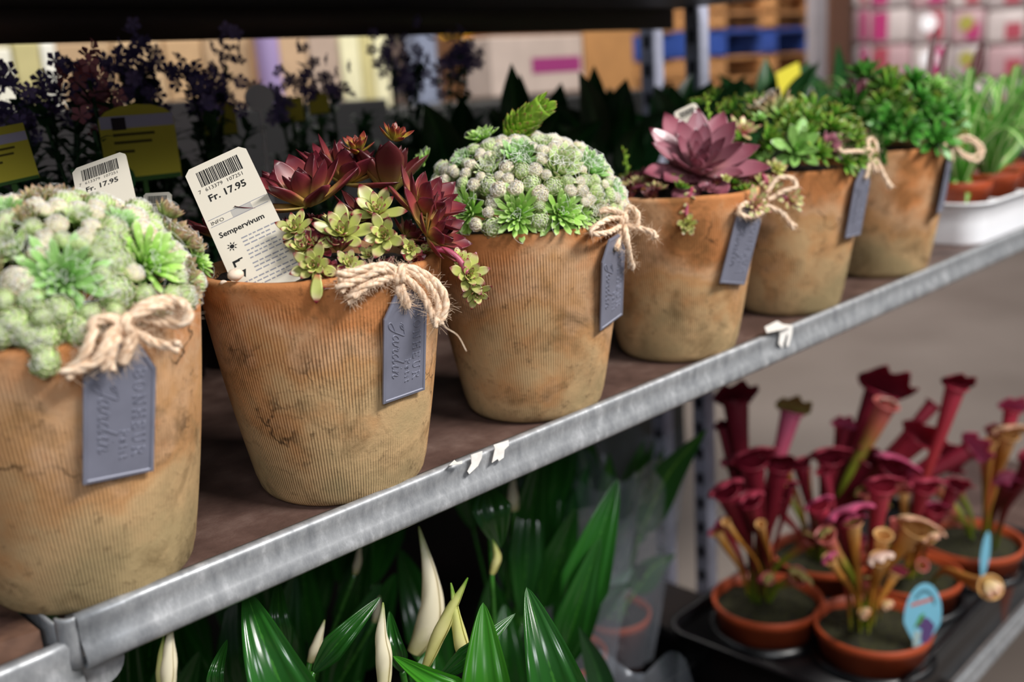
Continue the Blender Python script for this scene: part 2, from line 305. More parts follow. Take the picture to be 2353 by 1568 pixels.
# upper shelf, lower deck
up = empty('upper_shelf', (.8, .28, .37), 'dark underside of the shelf above the succulent row', 'shelf')
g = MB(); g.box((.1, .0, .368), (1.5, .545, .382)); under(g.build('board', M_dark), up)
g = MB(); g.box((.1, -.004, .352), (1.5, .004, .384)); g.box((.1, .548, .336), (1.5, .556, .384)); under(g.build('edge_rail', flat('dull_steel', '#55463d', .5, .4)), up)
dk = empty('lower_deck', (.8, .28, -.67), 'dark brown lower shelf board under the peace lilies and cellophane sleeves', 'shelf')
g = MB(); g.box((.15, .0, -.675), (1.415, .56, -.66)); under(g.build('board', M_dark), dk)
dk2 = empty('lower_deck', (1.7, .2, -.67), 'lower shelf with a steel edge under the pitcher plant tray', 'shelf')
g = MB(); g.box((1.417, .003, -.69), (2.4, .36, -.672)); under(g.build('board', M_board), dk2)
g = MB(); railx(g, 1.2, 2.4, 0, -.668, .03); under(g.build('edge_rail', M_galv, solid=.0015), dk2)
g = MB(); g.box((1.2, .003, -.70), (1.41, .05, -.677)); under(g.build('edge_bar', M_dark), dk2)

def post(x, y, wd, label):
    o = empty('trolley_post', (x, y, FLOOR), label, 'post', 'slotted steel posts at the back of the trolley')
    g = MB(); z0, z1 = FLOOR, .9; d = .03
    g.box((x-wd/2, y-d/2, z0), (x+wd/2, y+d/2, z1)); under(g.build('column', M_post, bevel=.002), o)
    g = MB(); z = z0+.06
    while z < z1-.05:
        g.box((x-wd/2-.0008, y-.007, z), (x-wd/2+.001, y+.007, z+.022)); z += .05
    under(g.build('slots', M_black, smooth=False), o)['kind'] = 'stuff'
p = P_pl(1624, 100, 0, 1.52); post(1.52, p[1]+.02, .03, 'pale slotted steel post, the right one of the pair behind the plants')
p = P_pl(1518, 100, 0, 1.56); post(1.56, p[1]+.02, .03, 'pale slotted steel post, the left one of the pair behind the plants')

# ------------------------------------------------------------------ rosettes
def leaf_ring(L, W, T, nu=7, m=8, prof='succ', cup=.25, curl=.0, tip=1.0):
    """one thick leaf along +x, flat side up"""
    us = np.linspace(0, 1, nu); ph = np.linspace(0, 2*PI, m, endpoint=False); V = []; t = []
    for u in us:
        if prof == 'succ': wv = (.45+.55*math.sin(min(1, u/.62)*PI/2)) if u < .62 else max(.02, (1-((u-.62)/.38)**1.7))
        elif prof == 'ovate': wv = max(.02, math.sin(PI*u**.8)**.8) if u > .05 else .3
        else: wv = max(.02, (.5+.5*u) if u < .7 else (1-((u-.7)/.3)**2.2))
        hw = W/2*wv; th = T*(.35+.65*math.sin(PI*min(1, .25+u*.7)))*(1 if u < .9 else (1-u)/.1*.8+.2)
        zz = cup*W*0 + curl*L*u*u
        y = hw*np.cos(ph); s_ = np.sin(ph)
        z = zz + cup*hw*(np.cos(ph)**2) + np.where(s_ > 0, .3, 1.0)*th*s_*.5
        V.append(np.stack([np.full(m, u*L), y, z], -1)); t += [u]*m
    f = [(i*m+j, i*m+(j+1) % m, (i+1)*m+(j+1) % m, (i+1)*m+j) for i in range(nu-1) for j in range(m)]
    f += [tuple((nu-1)*m+j for j in range(m))]
    return np.concatenate(V), [tuple(reversed(q)) for q in f], np.array(t)
def rosette(mb, n, L0, L1, e0, e1, wr, tr, rb=.1, zb=.0, seed=0, prof='succ', cup=.25, curl=.12, wob=.08, nu=7, mi=0, pw=1., m=8, stem=0):
    """n leaves by golden angle, inner ones short and upright (elevation e0), outer ones long and spread (e1); radius 1 = L1"""
    r_ = random.Random(seed); tips = []
    for k in range(n):
        q = ((k+.5)/n)**pw; L = (L0+(L1-L0)*q**.8)*r_.uniform(1-wob, 1+wob)
        e = math.radians(e0+(e1-e0)*q + r_.uniform(-7, 7)*(.3+q)); az = k*2.39996 + r_.uniform(-.1, .1)
        V, f, t = leaf_ring(L, L*wr*r_.uniform(.9, 1.1), L*tr, nu, m, prof, cup, curl)
        c, s_ = math.cos(e), math.sin(e)
        x = V[:, 0]*c - V[:, 2]*s_; z = V[:, 0]*s_ + V[:, 2]*c; y = V[:, 1]
        x = x + rb*L1*q**.6; z = z + zb*(1-q) + stem*(1-q)
        ca, sa = math.cos(az), math.sin(az)
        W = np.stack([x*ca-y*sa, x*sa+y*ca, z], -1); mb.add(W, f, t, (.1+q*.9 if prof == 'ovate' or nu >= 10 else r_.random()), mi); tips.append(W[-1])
    return tips
def web(mb, tips, n, seed, rad, mi=1, bulge=.06):
    r_ = random.Random(seed); N_ = len(tips)
    for _ in range(n):
        i = r_.randrange(N_); a = tips[i]
        cand = sorted(range(N_), key=lambda j: np.linalg.norm(tips[j]-a))[1:9]; b_ = tips[r_.choice(cand)]
        mid = (a+b_)/2; mid = mid*(1+bulge*r_.uniform(-.5, 1)); pth = catmull([a, mid, b_], 3); mb.tube(pth, rad, 3, t=1., r=r_.random(), mi=mi, caps=False)

m_web = flat('cobweb_hair', '#fbfaf5', .7)
m_ball = leafmat('cobweb_houseleek', [(0, '#86a844'), (.4, '#bcc87c'), (.7, '#dcd8ac'), (.9, '#e0c4ac'), (1, '#c08c70')], .6, web=.5, trans=.1)
m_ballg = leafmat('cobweb_houseleek_green', [(0, '#98c850'), (.55, '#bcdc78'), (.85, '#cfdca0'), (1, '#d4bca0')], .55, web=.3, trans=.2)
m_open = leafmat('bright_green_houseleek', [(0, '#86bc38'), (.6, '#a8dc54'), (.9, '#c0e67a'), (1, '#dce8b8')], .42, web=.22, trans=.28)
m_opend = leafmat('green_houseleek', [(0, '#74ac3e'), (.6, '#94d060'), (.9, '#acdc80'), (1, '#d4e8c0')], .42, web=.35, trans=.28)
m_olive = leafmat('olive_houseleek', [(0, '#6c8a2a'), (.5, '#93ab4a'), (.82, '#a98c56'), (1, '#8c5038')], .5, web=.3, trans=.2)
m_burg = leafmat('burgundy_houseleek', [(0, '#c8b860'), (.36, '#bc9856'), (.58, '#944440'), (.82, '#6c2430'), (1, '#44141c')], .36, trans=.12)
m_burgd = leafmat('dark_burgundy_houseleek', [(0, '#8a8a3a'), (.35, '#74502e'), (.6, '#602626'), (1, '#44121a')], .38, trans=.12)
m_lime = leafmat('lime_houseleek_red_tips', [(0, '#c8584c'), (.2, '#c8cc74'), (.6, '#c8cf72'), (.8, '#d4c88c'), (.92, '#94303c'), (1, '#5c1020')], .33, trans=.2)
m_red2 = leafmat('rust_tipped_houseleek', [(0, '#c2b04a'), (.5, '#b5a040'), (.75, '#a04a34'), (1, '#5c1420')], .38, trans=.2)
m_purp = leafmat('purple_houseleek', [(0, '#c09a6c'), (.2, '#b88484'), (.5, '#a46c78'), (.85, '#8c4c5a'), (1, '#4a1c28')], .27, spec=.9, trans=.08)
m_pale = leafmat('pale_green_houseleek', [(0, '#7fb84e'), (.6, '#a0d070'), (.9, '#93c765'), (1, '#6c4a40')], .28, spec=.7, trans=.2)
m_pinkl = leafmat('pink_green_houseleek', [(0, '#c8506a'), (.35, '#d7a090'), (.7, '#c3cc80'), (1, '#c06070')], .35, trans=.2)
m_mid = leafmat('mid_green_houseleek', [(0, '#4f8f2a'), (.6, '#74ab3a'), (.88, '#8f9a3c'), (1, '#6a3a30')], .38, trans=.25)
m_deep = leafmat('deep_green_houseleek', [(0, '#3a7a2a'), (.6, '#4f9a38'), (.9, '#5f9a3a'), (1, '#4a3a28')], .33, trans=.25)
m_stem = leafmat('pink_stem', [(0, '#b0405c'), (1, '#c4607a')], .4)

def proto(fn, mats, name='rosette'):
    mb = MB(); fn(mb); o = bpy.data.objects.new(name, mb.mesh(name, mats)); return o     # kept unlinked: only its copies enter the scene
def budball(mb, n, seed, wid=.62, open_=0.):
    r_ = random.Random(seed); tips = []
    for k in range(n):
        q = (k+.5)/n; th0 = math.radians(22+92*q**.8); az = k*2.39996; dl = math.radians(30+26*q)*(1-open_*q); G = []; T = []; R1 = 1-.10*(1-q)
        for u in np.linspace(0, 1, 6):
            wv = wid*(math.sin(PI*min(1, .22+u*.5)))*(1 if u < .55 else max(.04, 1-((u-.55)/.45)**1.8)); row = []
            for v in np.linspace(-1, 1, 5):
                th = th0-u*dl; rr = R1*(1+.20*u*u-.20*v*v*(1-.4*u)+open_*.5*q*u) + .05*(1-q)
                x, y, z = rr*math.sin(th), v*wv*(.35+.5*q), rr*math.cos(th)
                row.append((x*math.cos(az)-y*math.sin(az), x*math.sin(az)+y*math.cos(az), z*.86+.1))
            G.append(row); T.append(u)
        G = np.array(G); mb.grid(G[:, ::-1], np.array(T), r_.random()); tips.append(G[-1, 2])
    mb.lathe([(.001, -.6), (.5, -.5), (.80, 0), (.7, .45), (.4, .75), (.001, .85)], 12, mi=0, tvals=[.1]*6)
    return tips
PR = {}
PR['ball'] = []
for s in range(4):
    def fn(mb, s=s):
        tips = budball(mb, 34, s)
        web(mb, tips, 80, s, .016, bulge=.16)
    PR['ball'].append(proto(fn, [m_ball, m_web]))
def fnb(mb, s=9):
    tips = budball(mb, 44, s, .5, .25); web(mb, tips[:30], 60, s, .010, bulge=.1)
PR['ballg'] = [proto(fnb, [m_ballg, m_web])]
def mk(name, mats, *a, wn=0, wr=.006, **k):
    def fn(mb):
        tips = rosette(mb, *a, **k)
        if wn: web(mb, tips, wn, 5, wr)
    PR.setdefault(name, []).append(proto(fn, mats))
mk('web', [m_ballg, m_web], 60, .25, 1.0, 88, 18, .36, .14, rb=.2, zb=.12, seed=1, curl=.3, wn=130, wr=.006)
mk('web', [m_opend, m_web], 60, .25, 1.0, 88, 18, .36, .14, rb=.2, zb=.12, seed=2, curl=.3, wn=130, wr=.006)
mk('open', [m_open, m_web], 58, .18, 1.0, 86, 8, .27, .13, rb=.14, zb=.12, seed=3, prof='spat', curl=.1, wn=34, wr=.004)
mk('open', [m_open, m_web], 52, .18, 1.0, 86, 2, .29, .13, rb=.14, zb=.12, seed=4, prof='spat', curl=.15, wn=26, wr=.004)
mk('opend', [m_opend, m_web], 62, .16, 1.0, 86, 8, .25, .12, rb=.14, zb=.12, seed=5, prof='spat', curl=.1, wn=60, wr=.004)
mk('olive', [m_olive, m_web], 40, .3, 1.0, 86, 20, .4, .16, rb=.22, zb=.15, seed=6, curl=.35, wn=30, wr=.006)
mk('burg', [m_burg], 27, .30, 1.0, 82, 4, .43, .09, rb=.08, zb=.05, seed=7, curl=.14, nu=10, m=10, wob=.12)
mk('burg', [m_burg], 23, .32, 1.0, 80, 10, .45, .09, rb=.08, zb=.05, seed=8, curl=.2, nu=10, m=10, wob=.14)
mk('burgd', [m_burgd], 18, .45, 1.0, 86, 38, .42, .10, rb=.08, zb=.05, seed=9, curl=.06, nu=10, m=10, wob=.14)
mk('lime', [m_lime], 19, .26, 1.0, 82, 8, .46, .16, rb=.08, zb=.1, seed=10, curl=.1, nu=9, m=8)
mk('lime', [m_lime], 17, .28, 1.0, 82, 14, .48, .17, rb=.08, zb=.1, seed=11, curl=.1, nu=9, m=8)
mk('rust', [m_red2], 22, .35, 1.0, 84, 25, .38, .14, rb=.1, zb=.1, seed=12, curl=.18, nu=9, m=8)
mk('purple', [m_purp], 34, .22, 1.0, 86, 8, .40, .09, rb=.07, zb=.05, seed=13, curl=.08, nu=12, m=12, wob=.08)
mk('pale', [m_pale], 16, .3, 1.0, 80, 5, .42, .15, rb=.08, zb=.1, seed=14, curl=.08, nu=9, m=8)
mk('pink', [m_pinkl], 18, .3, 1.0, 80, 8, .36, .17, rb=.1, zb=.1, seed=15, curl=.12, nu=8, m=8)
mk('mid', [m_mid], 26, .25, 1.0, 84, 5, .33, .12, rb=.1, zb=.15, seed=16, curl=.06, nu=8, m=6)
mk('mid', [m_mid], 20, .3, 1.0, 84, 15, .36, .12, rb=.1, zb=.15, seed=17, curl=.1, nu=8, m=6)
mk('deep', [m_deep], 24, .3, 1.0, 84, 0, .34, .12, rb=.1, zb=.2, seed=18, curl=.02, nu=8, m=6)
mk('deep', [m_deep], 20, .3, 1.0, 84, 12, .38, .12, rb=.1, zb=.2, seed=19, curl=.06, nu=8, m=6)

KS = dict(open=1.22, opend=1.2, web=1.15, ball=1.0, ballg=1.02, burg=1.36, burgd=1.2, lime=1.22, rust=1.2, purple=1.02, mid=1.15, deep=1.15, pale=1.1, olive=1.2, pink=1.15)
def place(kind, root, p, n, size, spin=None, tilt=.0, name='rosette', label=None):
    src = rnd.choice(PR[kind]); p = np.array(p)-np.array(root.location)
    n = np.array(n, float)+np.array([rnd.uniform(-tilt, tilt) for _ in range(3)])
    size = size*KS.get(kind, 1)
    c = link_copy(src, root, frame(n, rnd.uniform(0, 6.28) if spin is None else spin, size, p), name)
    if label: c['label'] = label
    return c

# ------------------------------------------------------------------ terracotta pots
H, RT, RB, Y0 = .16, .0808, .0560, .0600
def pot_mesh():
    mb = MB(); pr = [(0, .006), (.03, .004), (.048, .0)]
    for a in np.linspace(-PI/2, -.15, 7): pr.append((RB-.010+.0115*math.cos(a), .012+.012*math.sin(a)))
    for u in np.linspace(.1, .97, 14): pr.append((RB+(RT-RB)*u + .0022*math.sin(PI*u), H*u))
    pr += [(RT-.0004, H-.003), (RT-.0012, H-.0006), (RT-.003, H), (RT-.0075, H-.0002), (RT-.0095, H-.002), (RT-.011, H-.012), (RT-.013, .13), (RT-.013, .125)]
    mb.lathe(pr, 128)
    v = mb.v[-1]; th = np.arctan2(v[:, 1], v[:, 0]); k = 1+.006*np.sin(2*th+1)*(v[:, 2]/H)+.004*np.sin(3*th); v[:, 0] *= k; v[:, 1] *= k
    mid = (v[:, 2] > .14); v[:, 2] += mid*.0005*np.sin(2*th+2)+mid*.0003*np.sin(7*th)
    return mb.mesh('pot', M_terra)
POTM = pot_mesh()
def soil_mesh():
    mb = MB(); G = []; r_ = random.Random(5)
    for rr in np.linspace(.001, RT-.009, 14): G.append([(rr*math.cos(a), rr*math.sin(a), .151+.006*(1-(rr/RT)**2)+r_.uniform(-.0015, .0015)) for a in np.linspace(0, 2*PI, 49)])
    G = np.array(G); G[:, -1] = G[:, 0]; mb.grid(G); return mb.mesh('soil', M_soil)
SOILM = soil_mesh()
PX = [.2150, .3990, .6020, .8110, 1.0270, 1.2588]
PSC = [1.02, 1.035, 1.01, 1.01, .99, .99]
lab = ['terracotta pot mounded with blurred pale green cobweb houseleeks, at the left edge of the picture',
       'terracotta pot of burgundy and lime houseleeks with a white price card stuck in it',
       'terracotta pot domed with tightly packed woolly cobweb houseleeks and one tall green shoot',
       'terracotta pot holding one big glossy purple houseleek rosette',
       'terracotta pot of yellow-green houseleeks between the purple one and the darkest green one',
       'terracotta pot of dark green houseleeks, farthest along the shelf, beside the white tray']
roots = []
for i, x in enumerate(PX):
    r_ = empty('potted_houseleek', (x, Y0, 0), lab[i], 'potted plant', 'terracotta pots of houseleeks on the shelf'); roots.append(r_)
    o = bpy.data.objects.new('pot', POTM); col.objects.link(o); o.parent = r_; o.rotation_euler[2] = i*1.3; o.scale = (PSC[i], PSC[i], 1)
    o = bpy.data.objects.new('soil', SOILM); col.objects.link(o); o.parent = r_
def rcone(z): return RB+(RT-RB)*min(max(z/H, 0), 1.0)+.0022*math.sin(PI*min(max(z/H, 0), 1))
def hit_pot(px, py, i, lift=0):
    """first point of the sight line on pot i's wall (grown by lift); None if it misses"""
    d = ray(px, py); cx = PX[i]
    for s in np.arange(.3, 2.2, .0006):
        p = CAM+d*s
        if -.02 < p[2] < H+.02 and math.hypot(p[0]-cx, p[1]-Y0) < rcone(p[2])+lift: return p
    return None
def dome_h(x, y, i, h, R=RT*.99, base=.155):
    q = math.hypot(x-PX[i], y-Y0)/R
    return base + h*(1-min(q, 1)**2.4)**.55 if q < 1 else -1
def hit_dome(px, py, i, h, R=RT*.99, base=.155):
    d = ray(px, py); best = None; bd = 9
    for s in np.arange(.3, 2.4, .0008):
        p = CAM+d*s; q = math.hypot(p[0]-PX[i], p[1]-Y0)
        if q < R and p[2] < dome_h(p[0], p[1], i, h, R, base) and p[2] > .1: return p
        e = abs(q-R)+abs(p[2]-base) if q > R*.2 else 9
        e2 = abs((q/R)**2+((p[2]-base)/max(h, .01))**2-1)
        if e2 < bd: bd = e2; best = p
    return best
def dome_n(p, i, h, R=RT*.99, base=.155):
    x, y, z = p[0]-PX[i], p[1]-Y0, max(p[2]-base, 0)
    n = np.array([x/R**2, y/R**2, max(z, .012)/max(h, .02)**2*.9+.0]); return n/np.linalg.norm(n)
def fill_dome(i, h, kinds, rmin, rmax, n, taken, maxtry=9000, R=RT*1.0, seed=1, back=-1, maxn=400, over=.8, label=None, tilt=.25, base=.155):
    r_ = random.Random(seed); pts = list(taken); placed = []
    for _ in range(maxtry):
        if len(placed) >= n: break
        a = r_.uniform(0, 2*PI); q = math.sqrt(r_.random())
        q = 1-(1-q)**1.5 if r_.random() < .5 else q
        x, y = PX[i]+q*R*.985*math.cos(a), Y0+q*R*.985*math.sin(a)
        if (x-PX[i])*_F[0]+(y-Y0)*_F[1] > .55*R and r_.random() < .6: continue
        z = dome_h(x, y, i, h, R, base); rad = r_.uniform(rmin, rmax); p = np.array([x, y, z])
        if any(np.linalg.norm(p-c)*1.0 < (rad+rc)*over for c, rc in pts): continue
        pts.append((p, rad)); placed.append((p, rad))
    # nearest to the camera first: those are single parts
    placed.sort(key=lambda t: depth(t[0])); return placed
def put_fill(i, placed, pick, h, room, tilt=.25, base=.155, sink=.35):
    rest = []
    for k, (p, rad) in enumerate(placed):
        n = dome_n(p, i, h, base=base); kd = pick(); q = p - n*rad*sink
        if k < room: place(kd, roots[i], q, n, rad, tilt=tilt)
        else: rest.append((kd, q, n, rad))
    if rest:
        mb = MB(); mats = []
        for kd, q, n, rad in rest:
            src = rnd.choice(PR[kd]); me = src.data; M_ = frame(n, rnd.uniform(0, 6), rad, q-np.array(roots[i].location))
            co = np.empty(len(me.vertices)*3); me.vertices.foreach_get('co', co); co = co.reshape(-1, 3)@np.array(M_.to_3x3()).T+np.array(M_.translation)
            t = np.empty(len(me.vertices)); me.attributes['t'].data.foreach_get('value', t)
            base_i = []
            for mm in me.materials:
                if mm not in mats: mats.append(mm)
                base_i.append(mats.index(mm))
            n0 = mb.n; mb.v.append(co); mb.t.append(t); mb.r.append(np.full(len(co), rnd.random())); mb.n += len(co)
            for pl in me.polygons: mb.f.append(tuple(j+n0 for j in pl.vertices)); mb.mi.append(base_i[pl.material_index])
        o = mb.build('small_rosettes', mats, roots[i]); o['kind'] = 'stuff'

def majors(i, h, lst, base=.155, R=RT*.99, sink=.3):
    taken = []
    for (px, py, rpx, kd, *ex) in lst:
        p = hit_dome(px, py, i, h, R, base); dep = depth(p); rad = rpx*pxm(dep); n = dome_n(p, i, h, R, base)
        if ex and ex[0] is not None: n = np.array(ex[0], float); n = n/np.linalg.norm(n)
        n = n*.75 - _F*.25; place(kd, roots[i], p-n*rad*sink, n, rad*1.05, tilt=.08, label=(ex[1] if len(ex) > 1 else None)); taken.append((p, rad*.85))
    return taken
# pot 3: cobweb dome
h3 = .070
L3 = [(1194, 362, 42, 'web'), (1289, 384, 48, 'web'), (1358, 384, 40, 'web'), (1122, 387, 30, 'web'), (1125, 427, 23, 'ballg'), (1220, 422, 21, 'ballg'), (1133, 465, 18, 'ball'), (1349, 460, 19, 'ball'),
      (1072, 486, 50, 'open'), (1187, 494, 54, 'open'), (1289, 488, 52, 'open'), (1130, 522, 22, 'ballg'), (1240, 508, 20, 'ballg'), (1338, 500, 26, 'open'), (1040, 530, 24, 'ballg'), (1104, 312, 32, 'open'), (968, 369, 28, 'open'), (1064, 369, 27, 'web'), (1368, 480, 34, 'web'), (1408, 440, 30, 'web'), (1016, 388, 18, 'ballg'), (1345, 418, 18, 'ballg'), (1150, 352, 20, 'web'), (1250, 330, 22, 'web')]
tk = majors(2, h3, L3)
pl3 = fill_dome(2, h3, None,   .0036, .0072, 240, tk, seed=4, over=.86, maxtry=20000, R=RT*1.05)
put_fill(2, pl3, lambda: rnd.choice(['ball', 'ball', 'ball', 'ballg', 'ballg']), h3, 70)
# tall shoot
def shoot(root, p0, p1, p2, rad, kindmat, nleaf=64, name='flower_shoot', ll=.013):
    mb = MB(); pth = catmull([p0, p1, p2], 10)-np.array(root.location); mb.tube(pth, np.linspace(rad, rad*1.15, len(pth)), 8, t=.3)
    tan = np.gradient(pth, axis=0); r_ = random.Random(2)
    for k in range(nleaf):
        u = k/(nleaf-1); j = min(int(u*(len(pth)-1)), len(pth)-1); t_ = tan[j]/np.linalg.norm(tan[j]); a = np.cross(t_, [0, 1, .3]); a /= np.linalg.norm(a); b_ = np.cross(t_, a)
        az = k*2.4; od = math.cos(az)*a+math.sin(az)*b_; e = math.radians(38+30*u); d = od*math.cos(e)+t_*math.sin(e); L = ll*(1.0-.25*u)*r_.uniform(.85, 1.15)
        V, f, t = leaf_ring(L, L*.48, L*.2, 7, 8, 'succ', .25, .15); zz = np.cross(d, np.cross(od, t_)); zz = t_-d*(t_@d); zz /= np.linalg.norm(zz)+1e-9; yy = np.cross(zz, d)
        W = pth[j]+od*rad*.6+V[:, :1]*d+V[:, 1:2]*yy+V[:, 2:3]*zz; mb.add(W, f, t, r_.random())
    return mb.build(name, kindmat, root)
m_shoot = leafmat('shoot_green', [(0, '#84b236'), (.55, '#a3cf45'), (.85, '#93b03c'), (1, '#8a4038')], .4, trans=.3)
d0 = depth(hit_dome(1185, 305, 2, h3))
shoot(roots[2], P_d(1175, 318, d0+.01), P_d(1200, 285, d0), P_d(1250, 243, d0-.01), .0085, m_shoot, ll=.015, nleaf=80)

# pot 1: blurred pale mound
h1 = .070
L1 = [(145, 637, 84, 'opend'), (344, 600, 74, 'open'), (15, 568, 52, 'web'), (34, 744, 36, 'ballg'), (184, 759, 37, 'ballg'), (134, 713, 32, 'ballg'), (101, 775, 34, 'ballg'), (264, 672, 40, 'ballg'), (459, 600, 34, 'open'), (421, 629, 38, 'olive'),
      (283, 507, 38, 'opend'), (352, 514, 32, 'ballg'), (321, 484, 28, 'ballg'), (88, 462, 36, 'olive'), (130, 455, 34, 'olive'), (386, 490, 32, 'olive'), (405, 545, 42, 'olive'), (103, 552, 24, 'ball'), (130, 518, 24, 'ball'), (199, 545, 22, 'ball'), (88, 580, 24, 'ball'),
      (40, 650, 36, 'ball'), (245, 560, 36, 'ballg'), (230, 470, 30, 'ballg'), (60, 500, 30, 'olive'), (440, 565, 30, 'olive'), (180, 500, 34, 'web'), (10, 480, 34, 'opend'), (270, 605, 34, 'ballg'), (72, 690, 30, 'ballg'), (2, 765, 34, 'ballg'), (62, 768, 32, 'ballg'), (-40, 745, 34, 'ball')]
tk = majors(0, h1, L1, R=RT*1.0)
p = hit_pot(115, 838, 0, .006); place('ballg', roots[0], p+np.array([0, .004, 0]), -_F*.8+np.array([0, 0, .2]), 34*pxm(depth(p)))
p = hit_pot(101, 800, 0, .003); place('ballg', roots[0], p+np.array([0, .004, 0]), -_F*.8+np.array([0, 0, .5]), 26*pxm(depth(p)))
pl4 = fill_dome(3, .018, None, .008, .013, 40, [], seed=13, over=.6, R=RT*.93)
put_fill(3, pl4, lambda: rnd.choice(['burgd', 'mid', 'pink', 'purple']), .02, 40, tilt=.5, sink=.2)
pl1 = fill_dome(0, h1, None, .0046, .0078, 200, tk, seed=6, over=.84, maxtry=16000, R=RT*1.04)
put_fill(0, pl1, lambda: rnd.choice(['ball', 'ballg', 'ballg', 'olive', 'ball']), h1, 64)

# pot 2: burgundy and lime
R2 = roots[1]
def at(px, py, i, dz): # point at depth of pot i centre + dz
    return P_d(px, py, depth((PX[i], Y0, H))+dz)
def ros(i, kd, px, py, rpx, dz, n, spin=None, label=None, name='rosette'):
    p = at(px, py, i, dz); n = np.array(n, float); n = n[0]*_R+n[1]*_U-n[2]*_F      # n given as right, up, towards camera
    return place(kd, roots[i], p, n, rpx*pxm(depth(p)), spin, label=label, name=name)
pl2 = fill_dome(1, .030, None, .008, .013, 40, [], seed=12, over=.6, R=RT*.93)
def pxof(p):
    d = np.array(p)-CAM; return 1176.5+FPX*(d@_R)/(d@_F)
pl2 = [q for q in pl2 if pxof(q[0]) > 715 or depth(q[0]) > depth((PX[1], Y0, H))+.02]
put_fill(1, pl2, lambda: rnd.choice(['burgd', 'burgd', 'burg', 'lime']), .03, 40, tilt=.5, sink=.2)
ros(1, 'burg', 712, 470, 118, .0, (-.25, .75, .45), 0.4)
ros(1, 'burg', 790, 420, 100, .035, (.25, .85, .25), 1.9)
ros(1, 'burg', 965, 490, 96, .0, (.55, .65, .35), .2)
ros(1, 'burg', 985, 545, 92, -.012, (.85, .35, .35), 2.5)
ros(1, 'burgd', 895, 440, 125, .03, (.02, 1, .05), 1)
ros(1, 'burgd', 745, 400, 70, .05, (-.3, .9, .2), 2)
ros(1, 'burgd', 505, 545, 75, .04, (-.3, .6, .2), 2)
ros(1, 'burgd', 560, 560, 70, .03, (-.1, .8, .4), 1)
ros(1, 'burgd', 840, 520, 90, .02, (0, .9, .3), 1)
ros(1, 'burg', 640, 430, 50, .05, (-.3, .9, .2), 2)
ros(1, 'rust', 823, 350, 44, .02, (-.05, .8, .5)); ros(1, 'rust', 905, 322, 42, .02, (.35, .8, .4))
ros(1, 'lime', 868, 492, 60, -.030, (0, .55, .8)); ros(1, 'lime', 788, 540, 66, -.046, (0, .45, .85))
ros(1, 'lime', 680, 530, 42, -.045, (-.1, .4, .9)); ros(1, 'lime', 883, 544, 48, -.05, (.05, .1, 1)); ros(1, 'lime', 943, 572, 26, -.048, (.1, .0, 1))
ros(1, 'lime', 722, 613, 50, -.071, (0, .15, 1), label='lime rosette drooping over the rim'); ros(1, 'lime', 700, 575, 44, -.05, (-.2, .6, .8)); ros(1, 'lime', 812, 508, 30, -.03, (0, .8, .5)); ros(1, 'lime', 850, 590, 26, -.05, (0, .7, .7))
ros(1, 'lime', 1075, 635, 46, -.025, (.35, .1, .9), label='lime offset hanging over the rim'); ros(1, 'lime', 1092, 672, 34, -.022, (.3, -.5, .7)); ros(1, 'lime', 1055, 600, 30, -.02, (.3, .6, .6))
def stemtube(i, pts, dz, rad, name='runner', leaves=0):
    mb = MB(); pth = catmull([at(px, py, i, dz) for px, py in pts], 6)-np.array(roots[i].location); mb.tube(pth, rad, 7)
    mats = [m_stem, m_pinkl]; r_ = random.Random(len(pts))
    for k in range(leaves):
        j = int((k+.5)/leaves*(len(pth)-1)); t_ = pth[j]-pth[j-1] if j else pth[1]-pth[0]; t_ /= np.linalg.norm(t_)+1e-9
        od = np.array([math.cos(k*2.4), math.sin(k*2.4)*.6, .2]); od /= np.linalg.norm(od); d = od*.8+t_*.5; d /= np.linalg.norm(d); yy = np.cross([0, 1, 0], d); yy /= np.linalg.norm(yy)+1e-9; zz = np.cross(d, yy)
        V, f, t = leaf_ring(rad*5, rad*2.4, rad*1.6, 6, 6); mb.add(pth[j]+V[:, :1]*d+V[:, 1:2]*yy+V[:, 2:3]*zz, f, t, r_.random(), 1)
    return mb.build(name, mats, roots[i])
stemtube(1, [(1000, 572), (1030, 578), (1055, 598), (1075, 630)], -.028, .0022)
mb = MB(); V, f, t = leaf_ring(.018, .008, .004, 8, 8); Mx = frame(-_F, 0, 1); p = at(729, 632, 1, -.080)
d = -_U*.95-_F*.15; d /= np.linalg.norm(d); yy = np.cross(-_F, d); yy /= np.linalg.norm(yy); zz = np.cross(d, yy); mb.add(p-np.array(R2.location)+V[:, :1]*d+V[:, 1:2]*yy+V[:, 2:3]*zz, f, t); mb.build('loose_leaf', m_lime, R2)
# loose bits of grit on the rim
for (px, py, s_) in ((543, 637, .0045), (515, 655, .002)):
    p = hit_pot(px, py+6, 1, .0) if hit_pot(px, py+6, 1, .0) is not None else at(px, py, 1, -.07)
    mb = MB(); G = [[(s_*math.cos(a)*math.sin(b_)*1.3, s_*math.sin(a)*math.sin(b_), s_*.8*math.cos(b_)*(1+.2*math.sin(3*a))) for a in np.linspace(0, 2*PI, 9)] for b_ in np.linspace(.01, PI-.01, 6)]
    mb.grid(np.array(G)+p-np.array(R2.location)+np.array([0, 0, .003])); mb.build('grit', flat('grit', '#e3cdb8', .8), R2)

